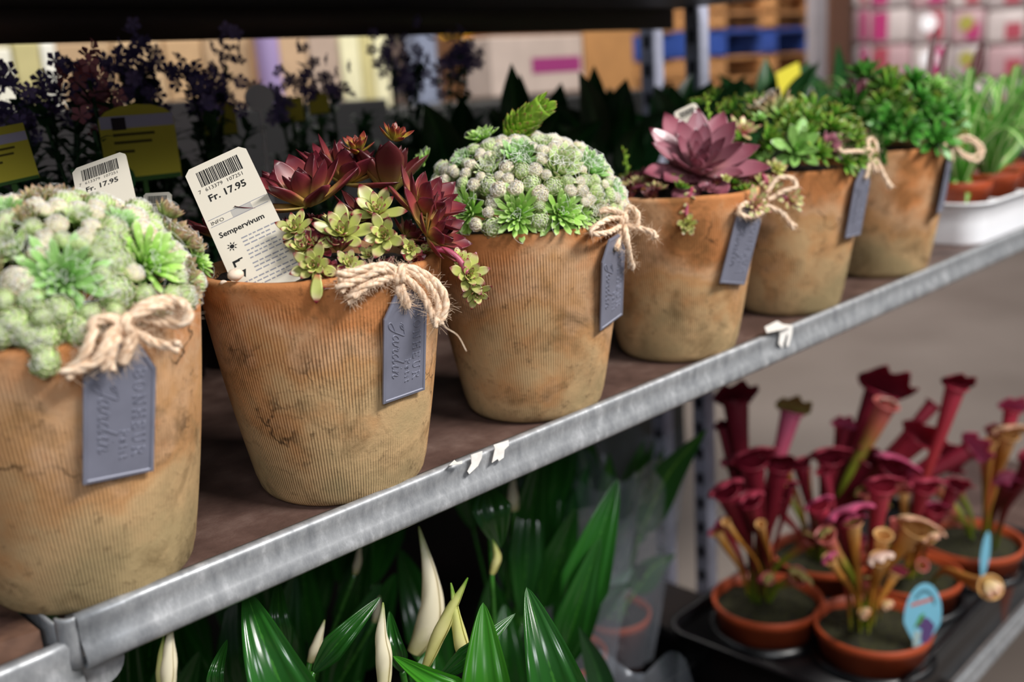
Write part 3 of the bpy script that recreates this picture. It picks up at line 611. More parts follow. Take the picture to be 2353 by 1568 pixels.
# pot 4: big purple rosette, offsets
ros(3, 'purple', 1604, 395, 168, -.01, (.0, .62, .78), .5, label='large glossy purple rosette')
ros(3, 'burgd', 1560, 430, 60, .02, (-.4, .6, .3)); ros(3, 'purple', 1480, 425, 50, .02, (-.6, .5, .3)); ros(3, 'burgd', 1700, 430, 50, .0, (.4, .5, .5))
ros(3, 'pink', 1706, 305, 40, .04, (.2, .7, .6)); ros(3, 'pale', 1745, 275, 24, .05, (.2, .7, .6)); ros(3, 'lime', 1760, 430, 36, .0, (.3, .6, .6)); ros(3, 'pink', 1735, 470, 36, -.06, (.1, .1, 1)); ros(3, 'pink', 1818, 463, 32, -.02, (.6, .0, .7)); ros(3, 'pink', 1775, 440, 30, -.02, (.2, .2, .9))
ros(3, 'lime', 1782, 391, 26, .0, (.2, .6, .7)); ros(3, 'lime', 1668, 412, 14, -.06, (.1, .5, .8)); ros(3, 'lime', 1578, 516, 25, -.078, (0, -.3, 1)); ros(3, 'mid', 1600, 240, 26, .07, (0, 1, .2)); ros(3, 'pink', 1455, 425, 22, .0, (-.5, .4, .6))
stemtube(3, [(1590, 430), (1583, 455), (1578, 480), (1578, 512)], -.076, .0016, leaves=9); stemtube(3, [(1750, 400), (1770, 430), (1790, 445), (1815, 462)], -.02, .0022, leaves=8); stemtube(3, [(1440, 435), (1470, 428), (1500, 425)], -.02, .002, leaves=4)
mb = MB()
for (a, b_) in ((1432, 345), (1620, 222), (1648, 245)):
    q0 = at(a+10, b_+75, 3, .03)-np.array(roots[3].location); q1 = at(a, b_, 3, .03)-np.array(roots[3].location); mb.tube(catmull([q0, (q0+q1)/2+np.array([.003, 0, 0]), q1], 5), .0008, 5)
    for k in range(5):
        c_ = q0+(q1-q0)*(.4+.15*k); V, f, t = leaf_ring(.007, .004, .001, 5, 6); d = np.array([math.cos(k*2.6), -.3, .5]); d /= np.linalg.norm(d); yy = np.cross([0, 1, 0], d); yy /= np.linalg.norm(yy); mb.add(c_+V[:, :1]*d+V[:, 1:2]*yy+V[:, 2:3]*np.cross(d, yy), f, t)
mb.build('weed_seedlings', m_shoot, roots[3])

# pots 5 and 6: looser green mounds
def mound(i, lst, n, rmin, rmax, h, pick, seed, R=RT*1.0):
    tk = majors(i, h, lst, sink=.1, R=R); plc = fill_dome(i, h, None, rmin, rmax, n, tk, seed=seed, over=.52, R=R); put_fill(i, plc, pick, h, 80, tilt=.8, sink=.1)
mound(4, [(1830, 345, 66, 'pale', None, 'pale glossy green rosette at the front'), (1908, 330, 30, 'purple'), (1680, 250, 34, 'mid'), (1730, 235, 34, 'mid'), (1940, 300, 30, 'mid'), (1640, 225, 30, 'mid'), (1800, 270, 36, 'mid')], 46, .016, .026, .066, lambda: rnd.choice(['mid', 'mid', 'mid', 'olive', 'pale']), 8)
mound(5, [(1985, 178, 56, 'deep'), (2170, 262, 62, 'deep'), (2040, 285, 46, 'deep'), (2100, 190, 50, 'deep'), (1915, 265, 40, 'deep'), (2090, 300, 40, 'deep'), (2150, 200, 40, 'pale')], 40, .020, .034, .080, lambda: rnd.choice(['deep', 'deep', 'deep', 'mid', 'purple']), 9)
for (px, py, dz) in ((2068, 190, .05), (2145, 240, .02), (1990, 230, .02)): ros(5, 'purple', px, py, 34, dz, (0, .8, .6))
def blade(mb, pts, width, fold=.15, ruf=0, nv=7, nu=16, up_=(0, 0, 1), prof='lance', r=.5, mi=0, twist=0):
    """thin leaf along a path; half width from a lance profile, folded at the midrib"""
    pth = catmull(pts, max(3, nu//(len(pts)-1))); n = len(pth); tan = np.gradient(pth, axis=0); tan /= np.linalg.norm(tan, axis=1)[:, None]+1e-9; G = []; T = []
    for i in range(n):
        u = i/(n-1)
        wv = {'lance': math.sin(PI*min(1, .04+u*.96)**.75)**.85 if 0 < u < 1 else .0, 'strap': min(1, u*5+.35)*(1-u**3), 'leaf': (math.sin(PI*u**.62))**.9 if 0 < u < 1 else 0}[prof]
        sd = np.cross(tan[i], up_); sd /= np.linalg.norm(sd)+1e-9; no = np.cross(sd, tan[i]); a = twist*u; sd2 = sd*math.cos(a)+no*math.sin(a); no = np.cross(sd2, tan[i]); sd = sd2
        hw = width/2*max(wv, .01); row = [pth[i]+sd*hw*v+no*(fold*hw*abs(v)+ruf*hw*math.sin(u*22+v*3)*abs(v)) for v in np.linspace(-1, 1, nv)]
        G.append(row); T.append([abs(v) for v in np.linspace(-1, 1, nv)])
    mb.grid(np.array(G), np.array(T), r, mi)
M_darkred = flat('dark_red_stalk', '#4a1216', .4)
mb = MB(); o_ = np.array(roots[5].location)
for a, b_, c_, d_ in ((2135, 190, 2152, 62), (2160, 195, 2180, 95)): blade(mb, [at(a, b_, 5, .08)-o_, at((a+c_)/2-4, (b_+d_)/2, 5, .08)-o_, at(c_, d_, 5, .08)-o_], .010, up_=-_F, prof='lance')
mb.build('dark_spike', M_darkred, roots[5], solid=.0008)

# ------------------------------------------------------------------ zinc tags tied on with jute bows
STROKES = {  # letter strokes on a 0..1 grid: serif capitals, then small letters
 'B': [[(0,0),(.5,0),(.72,.12),(.72,.38),(.45,.5),(.12,.5)], [(.45,.5),(.66,.62),(.66,.88),(.42,1),(0,1)], [(.14,0),(.14,1)]],
 'O': [[(.4,0),(.1,.2),(.02,.5),(.1,.8),(.4,1),(.7,.8),(.78,.5),(.7,.2),(.4,0)]],
 'N': [[(0,0),(.28,0)], [(.14,0),(.14,1)], [(0,1),(.14,1),(.72,0)], [(.72,0),(.72,1)], [(.58,1),(.86,1)]],
 'H': [[(0,0),(.28,0)], [(.14,0),(.14,1)], [(0,1),(.28,1)], [(.14,.52),(.68,.52)], [(.54,0),(.82,0)], [(.68,0),(.68,1)], [(.54,1),(.82,1)]],
 'E': [[(.68,.2),(.66,0),(0,0)], [(.14,0),(.14,1)], [(0,1),(.62,1),(.64,.8)], [(.14,.52),(.48,.52),(.5,.42)]],
 'U': [[(0,1),(.28,1)], [(.14,1),(.14,.3),(.24,.06),(.44,0),(.64,.1),(.7,.34),(.7,1)], [(.56,1),(.84,1)]],
 'R': [[(0,0),(.28,0)], [(.14,0),(.14,1)], [(0,1),(.46,1),(.68,.86),(.66,.62),(.44,.5),(.14,.5)], [(.42,.5),(.7,0),(.84,0)]],
 'P': [[(0,0),(.28,0)], [(.14,0),(.14,1)], [(0,1),(.46,1),(.66,.84),(.64,.58),(.42,.46),(.14,.46)]],
 'e': [[(.06,.32),(.5,.34),(.44,.56),(.26,.62),(.08,.46),(.06,.2),(.24,0),(.48,.1)]],
 't': [[(.2,.9),(.2,.12),(.32,0),(.46,.06)], [(.04,.62),(.42,.62)]],
 'i': [[(.06,.6),(.18,.6),(.18,0)], [(.06,0),(.3,0)], [(.17,.84),(.19,.86)]],
 'J': [[(-.35,.75),(-.2,1.0),(.15,1.1),(.05,.8),(-.2,.72),(-.1,.95),(.35,1.12),(.62,1.1),(.5,.6),(.32,0),(.1,-.35),(-.2,-.42),(-.3,-.2),(0,.05),(.45,.25)]],
 'a': [[(.5,.48),(.3,.6),(.08,.42),(.04,.14),(.18,0),(.38,.16),(.52,.58),(.46,.1),(.6,0),(.74,.14)]],
 'r': [[(.0,.14),(.16,.66),(.26,.5),(.44,.54),(.36,.12),(.5,0),(.66,.16)]],
 'd': [[(.5,.46),(.3,.6),(.08,.42),(.04,.14),(.18,0),(.38,.16),(.72,1.15),(.5,.2),(.6,0),(.76,.14)]],
 'j': [[(.06,.3),(.22,.6),(.14,.1),(.26,0),(.44,.16)], [(.3,.86),(.33,.9)]],
 'n': [[(0,0),(.16,.58),(.08,.0),(.2,.4),(.4,.58),(.46,.4),(.4,.1),(.52,0),(.68,.16)]],
}
TW, TL = .037, .073       # tag width, length
def tagmesh():
    mb = MB(); c = .010; hw = TW/2; th = .0016
    o = [(-hw, 0), (-hw, TL-c*1.55), (-hw+c, TL), (hw-c, TL), (hw, TL-c*1.55), (hw, 0)]   # outline, y up; +z outwards
    i_ = [(x*.9, TL*.5+(y-TL*.5)*.955) for x, y in o]
    V = [(x, y, 0) for x, y in o]+[(x, y, th*.75) for x, y in o]+[(x, y, th) for x, y in i_]+[(x*.97, TL*.5+(y-TL*.5)*.985, th*.62) for x, y in i_]
    k = 6; f = [tuple(range(k-1, -1, -1))]
    for a in range(3): f += [(a*k+j, a*k+(j+1) % k, (a+1)*k+(j+1) % k, (a+1)*k+j) for j in range(k)]
    f = [tuple(reversed(q)) for q in f]; f.append(tuple(3*k+j for j in range(k-1, -1, -1)))
    mb.add(V, f); return mb
def lettermesh():
    mb = MB()
    def word(s, x0, y0, size, adv, slant=0, rad=.00033, cubic=False, zoff=.0011):
        # text runs down the tag, letter tops to the right
        x = 0
        for ch in s:
            for st in STROKES[ch]:
                P = np.array([(px+py*slant, py) for px, py in st])
                if cubic and len(P) > 3: P = catmull(np.c_[P, np.zeros(len(P))], 4)[:, :2]
                W = np.stack([x0+P[:, 1]*size, y0-(x+P[:, 0])*size, np.full(len(P), zoff)], -1)
                mb.tube(W, rad, 5)
            x += adv[ch] if isinstance(adv, dict) else adv
    word('BONHEUR', .0068, TL*.80, .0062, {'B': 1.1, 'O': 1.16, 'N': 1.2, 'H': 1.14, 'E': 1.04, 'U': 1.2, 'R': 1})
    word('Petit', .0000, TL*.36, .0046, {'P': .95, 'e': .78, 't': .72, 'i': .58}, rad=.0003)
    word('Jardjn', -.0110, TL*.70, .0088, {'J': .62, 'a': .76, 'r': .66, 'd': .82, 'j': .46, 'n': .8}, slant=.25, rad=.00042, cubic=True)
    return mb
TAGM = tagmesh().mesh('plate', M_tag, False); LETM = lettermesh().mesh('lettering', M_tag)
def twine(mb, P, rad=.0019, ply=3, turns=260, fuzz=30, seed=0, fray=False):
    P = catmull(P, 14); seg = np.linalg.norm(np.diff(P, axis=0), axis=1); Ls = np.r_[0, np.cumsum(seg)]; tan = np.gradient(P, axis=0); tan /= np.linalg.norm(tan, axis=1)[:, None]+1e-9
    a = np.cross(tan[0], [0, .3, 1]); r_ = random.Random(seed); A = []
    for i in range(len(P)):
        a = a-tan[i]*(a@tan[i]); a /= np.linalg.norm(a)+1e-9; A.append(a)
    A = np.array(A); B = np.cross(tan, A)
    for k in range(ply):
        ph = Ls*turns+k*2*PI/ply; sp = np.ones(len(P))
        if fray: sp = 1+1.3*np.clip((Ls/Ls[-1]-.82)/.18, 0, 1)
        mb.tube(P+rad*.48*sp[:, None]*(np.cos(ph)[:, None]*A+np.sin(ph)[:, None]*B), rad*.70, 6, t=r_.random())
    for _ in range(fuzz):
        i = r_.randrange(len(P)); d = A[i]*r_.uniform(-1, 1)+B[i]*r_.uniform(-1, 1)+tan[i]*r_.uniform(-1, 1); p = P[i]+d*rad*.5; e = p+d*rad*r_.uniform(1, 3.2); bend = np.array([r_.uniform(-1, 1) for _ in range(3)])*rad*1.3
        mb.tube(catmull([p, (p+e)/2+bend*.6, e+bend], 3), .00007, 3, caps=False)
def bowpt(px, py, i, lift, kd):
    p = hit_pot(px, py, i, lift)
    if p is None: return P_d(px, py, kd)
    return p if depth(p) < kd+.02 else P_d(px, py, kd+.01)
def tag_set(i, top, bot, paths, label, knot, rad=.0019, kscale=1, tilt=0, face=None, tscale=1):
    kp = hit_pot(knot[0], max(knot[1], 0), i, .004); tp = hit_pot((top[0]+bot[0])/2, (top[1]+bot[1])/2, i, .0045)
    if tp is None: tp = P_d((top[0]+bot[0])/2, (top[1]+bot[1])/2, depth((PX[i], Y0, .1))-.02)
    kd = depth(kp) if kp is not None else depth(tp)-.002
    n = np.array([(tp[0]-PX[i]), (tp[1]-Y0), 0]); n /= np.linalg.norm(n); n[2] = -.15; n /= np.linalg.norm(n)
    if face is not None:
        c, s_ = math.cos(face), math.sin(face); n = np.array([n[0]*c-n[1]*s_, n[0]*s_+n[1]*c, n[2]]); n /= np.linalg.norm(n)
    # along the tag: sight-line direction of the measured axis laid into the tag plane
    def inpl(px, py):
        d = ray(px, py); return CAM+d*(((tp-CAM)@n)/(d@n))
    a, b_ = inpl(*top), inpl(*bot); yv = a-b_; L = np.linalg.norm(yv); yv /= L; yv = yv*.35+np.array([0, 0, 1])*.65 if L > TL*1.7 else yv
    yv -= n*(yv@n); yv /= np.linalg.norm(yv); xv = np.cross(yv, n)
    org = inpl((top[0]+bot[0])/2, (top[1]+bot[1])/2)-yv*TL*tscale/2
    root = empty('hanging_tag', org, label, 'tag', 'zinc tags hung on the terracotta pots')
    S = tscale
    M_ = Matrix([[xv[k]*S, yv[k]*S, n[k]*S, 0] for k in range(3)]+[[0, 0, 0, 1]])
    for nm, me in (('plate', TAGM), ('lettering', LETM)):
        o = bpy.data.objects.new(nm, me); col.objects.link(o); o.parent = root; o.matrix_basis = M_
    mb = MB(); hl = org+yv*TL*tscale*.86+n*.003
    for j, P in enumerate(paths):
        fr = P[-1] == 'f'; P = [q for q in P if q != 'f']; Q = []
        for q in P:
            if q == 'hole': Q.append(hl)
            else: Q.append(bowpt(q[0], q[1], i, .004+(q[2] if len(q) > 2 else 0), kd))
        twine(mb, np.array(Q)-np.array(root.location), rad, seed=i*10+j, fuzz=230, fray=fr)
    # knot
    K = P_d(knot[0], knot[1], kd-.003)-np.array(root.location); G = []
    for q in range(2):
        ang = np.linspace(0, 2*PI, 9); ax = _R*1 if q else _R*.6+_U*.8
        twine(mb, [K+(np.cos(t)*_U*.9+np.sin(t)*-_F*.8)*rad*1.6+ax*rad*(q-.5)*1.6 for t in ang], rad, fuzz=20, seed=q)
    # twine's short thread through the hole
    o = mb.build('twine_bow', M_twine, root)
    mb = MB(); mb.lathe([(.0001, .00165), (.0019, .00165), (.0022, .0013)], 16, c=(0, TL*.86, 0)); me = mb.mesh('eyelet', M_ink); o = bpy.data.objects.new('eyelet', me); col.objects.link(o); o.parent = root; o.matrix_basis = M_
    return root
tag_set(0, (276, 795), (272, 1095), [
  [(283, 742), (325, 705, .006), (375, 688, .008), (418, 697, .008), (434, 722, .008), (418, 744, .006), (372, 742, .004), (325, 730, .002), (290, 742)],
  [(283, 745), (320, 722, .006), (372, 702, .01), (410, 712, .01), (418, 730, .01), (380, 735, .006)],
  [(280, 738), (245, 732, .004), (215, 742, .004), (212, 768, .006), (200, 800, .008), (178, 838, .008), (148, 862, .008), 'f'],
  [(278, 748), (255, 768, .006), (240, 800, .01), (215, 835, .01), (160, 855, .008)], [(282, 755), (262, 790, .008), (252, 825, .01), (247, 850, .01), 'f'],
  [(288, 752), (325, 772, .004), (360, 790, .006), (412, 797, .008), 'f'], [(286, 755), (292, 785, .004), 'hole'], [(290, 752), (305, 780, .004), 'hole']],
  'grey zinc tag on the leftmost pot, large and out of focus', (284, 745), rad=.0024, tscale=1.02)
tag_set(1, (931, 676), (927, 908), [
  [(915, 628), (890, 612, .004), (850, 615, .007), (810, 626, .008), (776, 636, .008), 'f'], [(915, 634), (880, 640, .004), (845, 655, .008), (815, 678, .008), (800, 692, .006), 'f'],
  [(912, 622), (870, 622, .007), (830, 640, .008), (790, 655, .01), (778, 665, .01), 'f'], [(905, 632), (865, 650, .006), (830, 660, .008), (812, 684, .008), 'f'],
  [(920, 630), (945, 650, .006), (972, 680, .008), (990, 715, .008), (1008, 750, .008), 'f'], [(915, 615), (950, 618, .004), (990, 640, .004), (1018, 672, .004), (1024, 705, .004), (1012, 735, .004), (998, 725, .006)],
  [(920, 620), (960, 635, .006), (992, 665, .006), (1008, 700, .006), (1004, 728, .006)], [(915, 640), (925, 670, .004), 'hole'], [(908, 640), (916, 668, .003), (925, 690, .003), 'hole']],
  'grey zinc tag with sharp embossed lettering, on the pot with the upright price card', (916, 630), rad=.0024)
fb = MB(); q_ = [P_d(a, b_, .60)-np.array(bpy.data.objects['hanging_tag.001'].location) for a, b_ in ((1006, 722), (1024, 752), (1052, 772), (1072, 808))]
fb.tube(catmull(q_, 6), .0003, 5); fb.build('loose_fibre', M_twine, bpy.data.objects['hanging_tag.001'])
tag_set(2, (1409, 552), (1403, 737), [
  [(1430, 500), (1398, 504, .004), (1362, 526, .008), (1362, 537, .008), (1400, 534, .006), (1432, 516)], [(1430, 492), (1412, 484, .003), (1392, 482, .001), (1378, 488, -.002)],
  [(1434, 495), (1446, 476, .004), (1464, 490, .006), (1462, 520, .006), (1440, 520, .003)], [(1436, 512), (1465, 524, .006), (1498, 534, .008), (1506, 548, .008), 'f'],
  [(1432, 502), (1440, 545, .008), (1446, 585, .01), (1452, 616, .01), 'f'], [(1428, 520), (1424, 545, .002), 'hole']],
  'grey zinc tag under a frizzy bow, on the pot with the cobweb dome', (1431, 502), rad=.0021)
tag_set(3, (1722, 490), (1687, 628), [
  [(1745, 470), (1712, 468, .004), (1697, 488, .006), (1725, 500, .008), (1755, 486, .004)], [(1755, 455), (1785, 412, .004), (1818, 410, .004), (1828, 430, .004), (1800, 440, .006), (1765, 460, .002)],
  [(1755, 470), (1795, 488, .004), (1812, 508, .006), (1826, 524, .006), 'f'], [(1742, 478), (1735, 495, .004), 'hole']],
  'grey zinc tag hanging askew on the pot with the big purple rosette', (1750, 470), rad=.0021, tscale=1.05)
tag_set(4, (1986, 390), (1958, 542), [
  [(1992, 348), (1975, 332, .003), (1950, 322, .004), (1930, 330, .004), (1932, 348, .006), (1965, 348, .006), (1992, 350)], [(1995, 345), (1995, 322, .002), (2008, 322, .004), (2014, 345, .004), (2000, 352)],
  [(2000, 352), (2020, 380, .004), (2032, 405, .006), (2048, 432, .006), 'f'], [(2000, 352), (2006, 375, .004), (2014, 396, .004), 'f'], [(1996, 356), (1996, 380, .004), 'hole']],
  'grey zinc tag on the second farthest pot', (1998, 348), rad=.0021)
tag_set(5, (2184, 360), (2160, 478), [
  [(2192, 322), (2225, 314, .004), (2258, 340, .004), (2246, 370, .004), (2212, 358, .004), (2194, 332)], [(2195, 325), (2235, 326, .006), (2250, 350, .006), (2230, 360, .006), (2200, 345)],
  [(2190, 322), (2172, 332, .003), (2158, 350, .004), 'f'], [(2190, 330), (2186, 352, .003), 'hole']],
  'grey zinc tag seen nearly edge-on, on the farthest pot', (2190, 325), rad=.0021, face=.25)
# ------------------------------------------------------------------ printed price cards
def text_mesh(s, size, mat=None, bold=0):
    c = bpy.data.curves.new('print', 'FONT'); c.body = s; c.size = size; c.offset = bold; c.resolution_u = 2
    o = bpy.data.objects.new('print', c); sc.collection.objects.link(o); bpy.context.view_layer.update()
    me = bpy.data.meshes.new_from_object(o.evaluated_get(bpy.context.evaluated_depsgraph_get())); bpy.data.objects.remove(o)
    co = np.empty(len(me.vertices)*3); me.vertices.foreach_get('co', co); co = co.reshape(-1, 3); f = [tuple(p.vertices) for p in me.polygons]; bpy.data.meshes.remove(me); return co, f
M_card = flat('card_plastic', '#ddd5c5', .45); M_greyp = flat('grey_print', '#8f8f98', .7)
def price_card(quad, label, cat='price card', lines=True, name='price_card', name2=None, th=.0008):
    """quad: world points bottom-left, bottom-right, top-right, top-left; the face looks at the viewer of the card"""
    bl, br, tr, tl = [np.array(q) for q in quad]; org = (bl+br)/2; x = (br-bl)+(tr-tl); W = (np.linalg.norm(br-bl)+np.linalg.norm(tr-tl))/2; y = (tl-bl)+(tr-br); Lh = (np.linalg.norm(tl-bl)+np.linalg.norm(tr-br))/2
    y /= np.linalg.norm(y); x -= y*(x@y); x /= np.linalg.norm(x); n = np.cross(x, y)
    root = empty(name, org, label, cat); M_ = Matrix([[x[k], y[k], n[k], 0] for k in range(3)]+[[0, 0, 0, 1]])
    def part(mb, nm, mat, smooth=False):
        o = bpy.data.objects.new(nm, mb.mesh(nm, mat, smooth)); col.objects.link(o); o.parent = root; o.matrix_basis = M_; return o
    c = W*.09; mb = MB(); out = [(-W/2, 0), (W/2, 0), (W/2, Lh-c), (W/2-c, Lh), (-W/2+c, Lh), (-W/2, Lh-c)]; k = len(out)
    for z in (0, -.0011):
        V = [(a, b_, z+th/2) for a, b_ in out]+[(a, b_, z-th/2) for a, b_ in out]
        mb.add(V, [tuple(range(k)), tuple(range(2*k-1, k-1, -1))]+[(i, i+k, (i+1) % k+k, (i+1) % k) for i in range(k)])
    part(mb, 'card', M_card); zt = th/2+.0001; E_ = W
    r_ = random.Random(4); mb = MB(); xx = -.34*E_
    while xx < .34*E_:
        w_ = r_.choice([.008, .012, .018, .024])*E_; mb.box((xx, Lh-.40*E_, zt-.00005), (min(xx+w_, .35*E_), Lh-.12*E_, zt)); xx += w_+r_.choice([.008, .010, .014])*E_
    part(mb, 'barcode', M_ink)
    mb = MB()
    def put(s, x_, y_, size, bold=0):
        co, f = text_mesh(s, size*E_, bold=bold*E_); co[:, 0] += x_*E_; co[:, 1] += Lh-y_*E_; co[:, 2] = zt; mb.add(co, f)
    put('7', -.42, .50, .095); put('613379', -.31, .50, .095); put('107251', .03, .50, .095); put('Fr. 17.95', -.32, .70, .17, .004)
    part(mb, 'price', M_ink)
    if lines:
        mb = MB(); mb.box((-W*.46, Lh-1.0*E_, zt-.00005), (W*.46, Lh-.99*E_, zt)); mb.box((-W*.46, Lh-1.13*E_, zt-.00005), (W*.46, Lh-1.12*E_, zt)); part(mb, 'ruled_line', M_greyp); mb = MB(); mb.box((-W*.1, Lh-1.118*E_, zt-.00005), (W*.22, Lh-1.002*E_, zt-.00002)); part(mb, 'grey_patch', flat('pale_grey_print', '#b4b0aa', .7))
        mb = MB(); put('INFO', -.44, 1.10, .09); put('Sempervivum', -.40, 1.36, .132, .003)
        part(mb, 'plant_name', M_ink)
        mb = MB(); r_ = random.Random(2)
        for row in range(14):
            yy = 1.50+row*.068+(row//3)*.03; x_ = -.12 if row < 9 else -.36; end = r_.uniform(.28, .44)
            if Lh-(yy+.04)*E_ < .004: break
            while x_ < end:
                w_ = r_.uniform(.04, .10); mb.box((x_*E_, Lh-(yy+.022)*E_, zt-.00005), (min(x_+w_, end+.03)*E_, Lh-yy*E_, zt)); x_ += w_+.022
        part(mb, 'small_print', M_greyp)
        mb = MB(); cy = 1.57; cx = -.29
        for a in np.linspace(0, 2*PI, 8, endpoint=False):
            d = np.array([math.cos(a), math.sin(a)]); pp = np.array([-d[1], d[0]]); q0 = np.array([cx, cy])+d*.045; q1 = np.array([cx, cy])+d*.085
            mb.add([((q0+pp*.012)[0]*E_, Lh-(q0+pp*.012)[1]*E_, zt), ((q0-pp*.012)[0]*E_, Lh-(q0-pp*.012)[1]*E_, zt), (q1[0]*E_, Lh-q1[1]*E_, zt)], [(0, 1, 2)])
        mb.add([((cx+.035*math.cos(a))*E_, Lh-(cy+.035*math.sin(a))*E_, zt) for a in np.linspace(0, 2*PI, 12, endpoint=False)], [tuple(range(12))])
        cy = 1.83; mb.box(((cx-.09)*E_, Lh-(cy+.02)*E_, zt-.00005), ((cx+.02)*E_, Lh-(cy-.02)*E_, zt)); mb.box(((cx-.09)*E_, Lh-(cy+.09)*E_, zt-.00005), ((cx-.06)*E_, Lh-cy*E_, zt)); mb.box(((cx-.0)*E_, Lh-(cy+.0)*E_, zt-.00005), ((cx+.07)*E_, Lh-(cy-.025)*E_, zt))
        cy = 2.06; mb.add([((cx-.08)*E_, Lh-(cy-.05)*E_, zt), (cx*E_, Lh-(cy+.08)*E_, zt), ((cx+.05)*E_, Lh-(cy-.05)*E_, zt)], [(0, 1, 2)])
        part(mb, 'care_symbols', M_ink)
    return root
d1 = depth((PX[1], Y0, H))
pc = [at(568, 672, 1, -.052), at(696, 668, 1, -.054), at(580, 352, 1, -.012), at(404, 378, 1, -.010)]
price_card(pc, 'white plastic price card with barcode and plant name, standing in the burgundy pot')
price_card([P_d(190, 520, .63), P_d(320, 500, .63), P_d(286, 350, .66), P_d(166, 388, .66)], 'white price card with a barcode, standing behind the leftmost pale green mound', lines=False)
price_card([P_d(330, 640, .74), P_d(395, 640, .74), P_d(394, 440, .75), P_d(330, 446, .75)], 'small barcode card half hidden between the leftmost two pots', lines=False)
price_card([at(1580, 330, 3, .04), at(1640, 300, 3, .04), at(1590, 234, 3, .05), at(1555, 262, 3, .05)], 'brownish blurred card corner rising behind the big purple rosette', lines=False)

# ------------------------------------------------------------------ plants at the back of the shelf
M_green = leafmat('dark_leaf', [(0, '#3c7a3a'), (.15, '#24582a'), (1, '#1c4a22')], .3, trans=.2)
M_greenb = leafmat('glossy_leaf', [(0, '#6a9c3c'), (.12, '#2c6020'), (1, '#24541c')], .28, trans=.3, spec=.6)
M_foli = leafmat('small_foliage', [(0, '#2c5a34'), (1, '#3b6a40')], .5, trans=.2)
M_flower = flat('lilac_petals', '#a894d0', .6, noise=.3, scale=60); M_flowerp = flat('pink_petals', '#e08f9a', .6); M_nurs = flat('nursery_pot', '#151518', .5)
def small_pot(root, r, h, mat=None, z=0, soil=M_soil, soilz=.012, name='nursery_pot'):
    mb = MB(); mb.lathe([(.001, .001), (r*.7, .001), (r*.72, 0), (r*.93, h-.016), (r*.97, h-.015), (r, h-.001), (r*.98, h), (r*.93, h-.001), (r*.90, h-.02), (r*.86, h-.03)], 48, c=(0, 0, z)); o = mb.build(name, mat or M_nurs, root)
    mb = MB(); r_ = random.Random(1); G = []
    for q in np.linspace(.01, .93, 8): G.append([(q*r*math.cos(a), q*r*math.sin(a), z+h-soilz+r_.uniform(-.002, .002)+.004*(1-q)) for a in np.linspace(0, 2*PI, 25)])
    G = np.array(G); G[:, -1] = G[:, 0]; mb.grid(G); mb.build('soil' if soil is M_soil else 'moss', soil, root); return o
def flower_plant(loc, hgt, tops, label, seed=0, flower=M_flower, spread=.07):
    root = empty('flowering_plant', loc, label, 'plant', 'flowering pot plants at the back of the shelf'); small_pot(root, .05, .09); r_ = random.Random(seed)
    st, fo, fl = MB(), MB(), MB(); base = np.array([0, 0, .085]); heads = [np.array(t)-np.array(loc) for t in tops]
    for hd in heads+[np.array([r_.uniform(-spread, spread), r_.uniform(-spread, spread), hgt*r_.uniform(.6, .85)]) for _ in range(9)]:
        b0 = base+np.array([r_.uniform(-.02, .02), r_.uniform(-.02, .02), 0]); pth = catmull([b0, (b0+hd)/2+np.array([r_.uniform(-.01, .01), r_.uniform(-.01, .01), .01]), hd], 8); st.tube(pth, .0018, 5)
        for k in range(26):
            j = int(len(pth)*(.15+.8*k/26)); c = pth[j]; d = np.array([r_.uniform(-1, 1), r_.uniform(-1, 1), r_.uniform(-.2, .6)]); d /= np.linalg.norm(d); L = r_.uniform(.018, .032); blade(fo, [c, c+d*L*.5+[0, 0, .003], c+d*L], L*.45, nv=3, nu=6, prof='leaf', r=r_.random())
    for hd in heads:
        for k in range(22):
            c = hd+np.array([r_.gauss(0, .010), r_.gauss(0, .010), r_.gauss(0, .014)]); n = np.array([r_.uniform(-1, 1), r_.uniform(-1, 0), r_.uniform(-.3, 1)]); M_ = np.array(frame(n, r_.uniform(0, 6), .009, c))
            V = [(0, 0, -.1)]; f = []
            for a in range(5):
                t = a*2*PI/5
                for dt, rr in ((-.5, .75), (0, 1), (.5, .75)): V.append((rr*math.cos(t+dt), rr*math.sin(t+dt), .25))
                f += [(0, 1+a*3, 2+a*3), (0, 2+a*3, 3+a*3)]
            V = np.array(V)@M_[:3, :3].T+M_[:3, 3]; fl.add(V, f, 0, r_.random())
    st.build('stem', M_foli, root)['kind'] = 'stuff'; fo.build('leaf', M_foli, root)['kind'] = 'stuff'; fl.build('blossom', flower, root)['kind'] = 'stuff'
YB = .43
def B(px, py, y=YB): return P_pl(px, py, 1, y)
def fp(px, tops, label, seed, flower=M_flower, y=YB):
    c = B(px, 300, y); flower_plant((c[0], y, 0), c[2]+.08, [B(a, b_, y+random.Random(a).uniform(-.03, .03)) for a, b_ in tops], label, seed, flower)
fp(70, [(40, 215), (175, 195), (120, 230), (30, 260)], 'dark silhouetted bushy plant behind the leftmost price card', 1)
fp(300, [(290, 150), (330, 150), (350, 190), (310, 185), (215, 195)], 'plant with the largest violet flower heads, behind the yellow cards on the left', 2)
fp(480, [(440, 190), (520, 150), (470, 230), (500, 215)], 'dark lilac-flowered plant right of the square yellow card', 3)
fp(700, [(640, 240), (700, 180), (760, 200)], 'leafy plant with faint lilac flowers above the gap between the second and third pots', 4, y=.5)
fp(930, [(900, 130), (930, 170), (960, 150)], 'purple-flowered plant above the cobweb mound', 5, y=.5)
fp(1050, [(1055, 118), (1030, 165), (1075, 130)], 'lilac-flowered plant left of the pink and white bag', 6, y=.5)
fp(225, [(228, 268), (205, 185)], 'plant with a salmon pink blossom beside the square yellow card', 7, M_flowerp, y=.36)
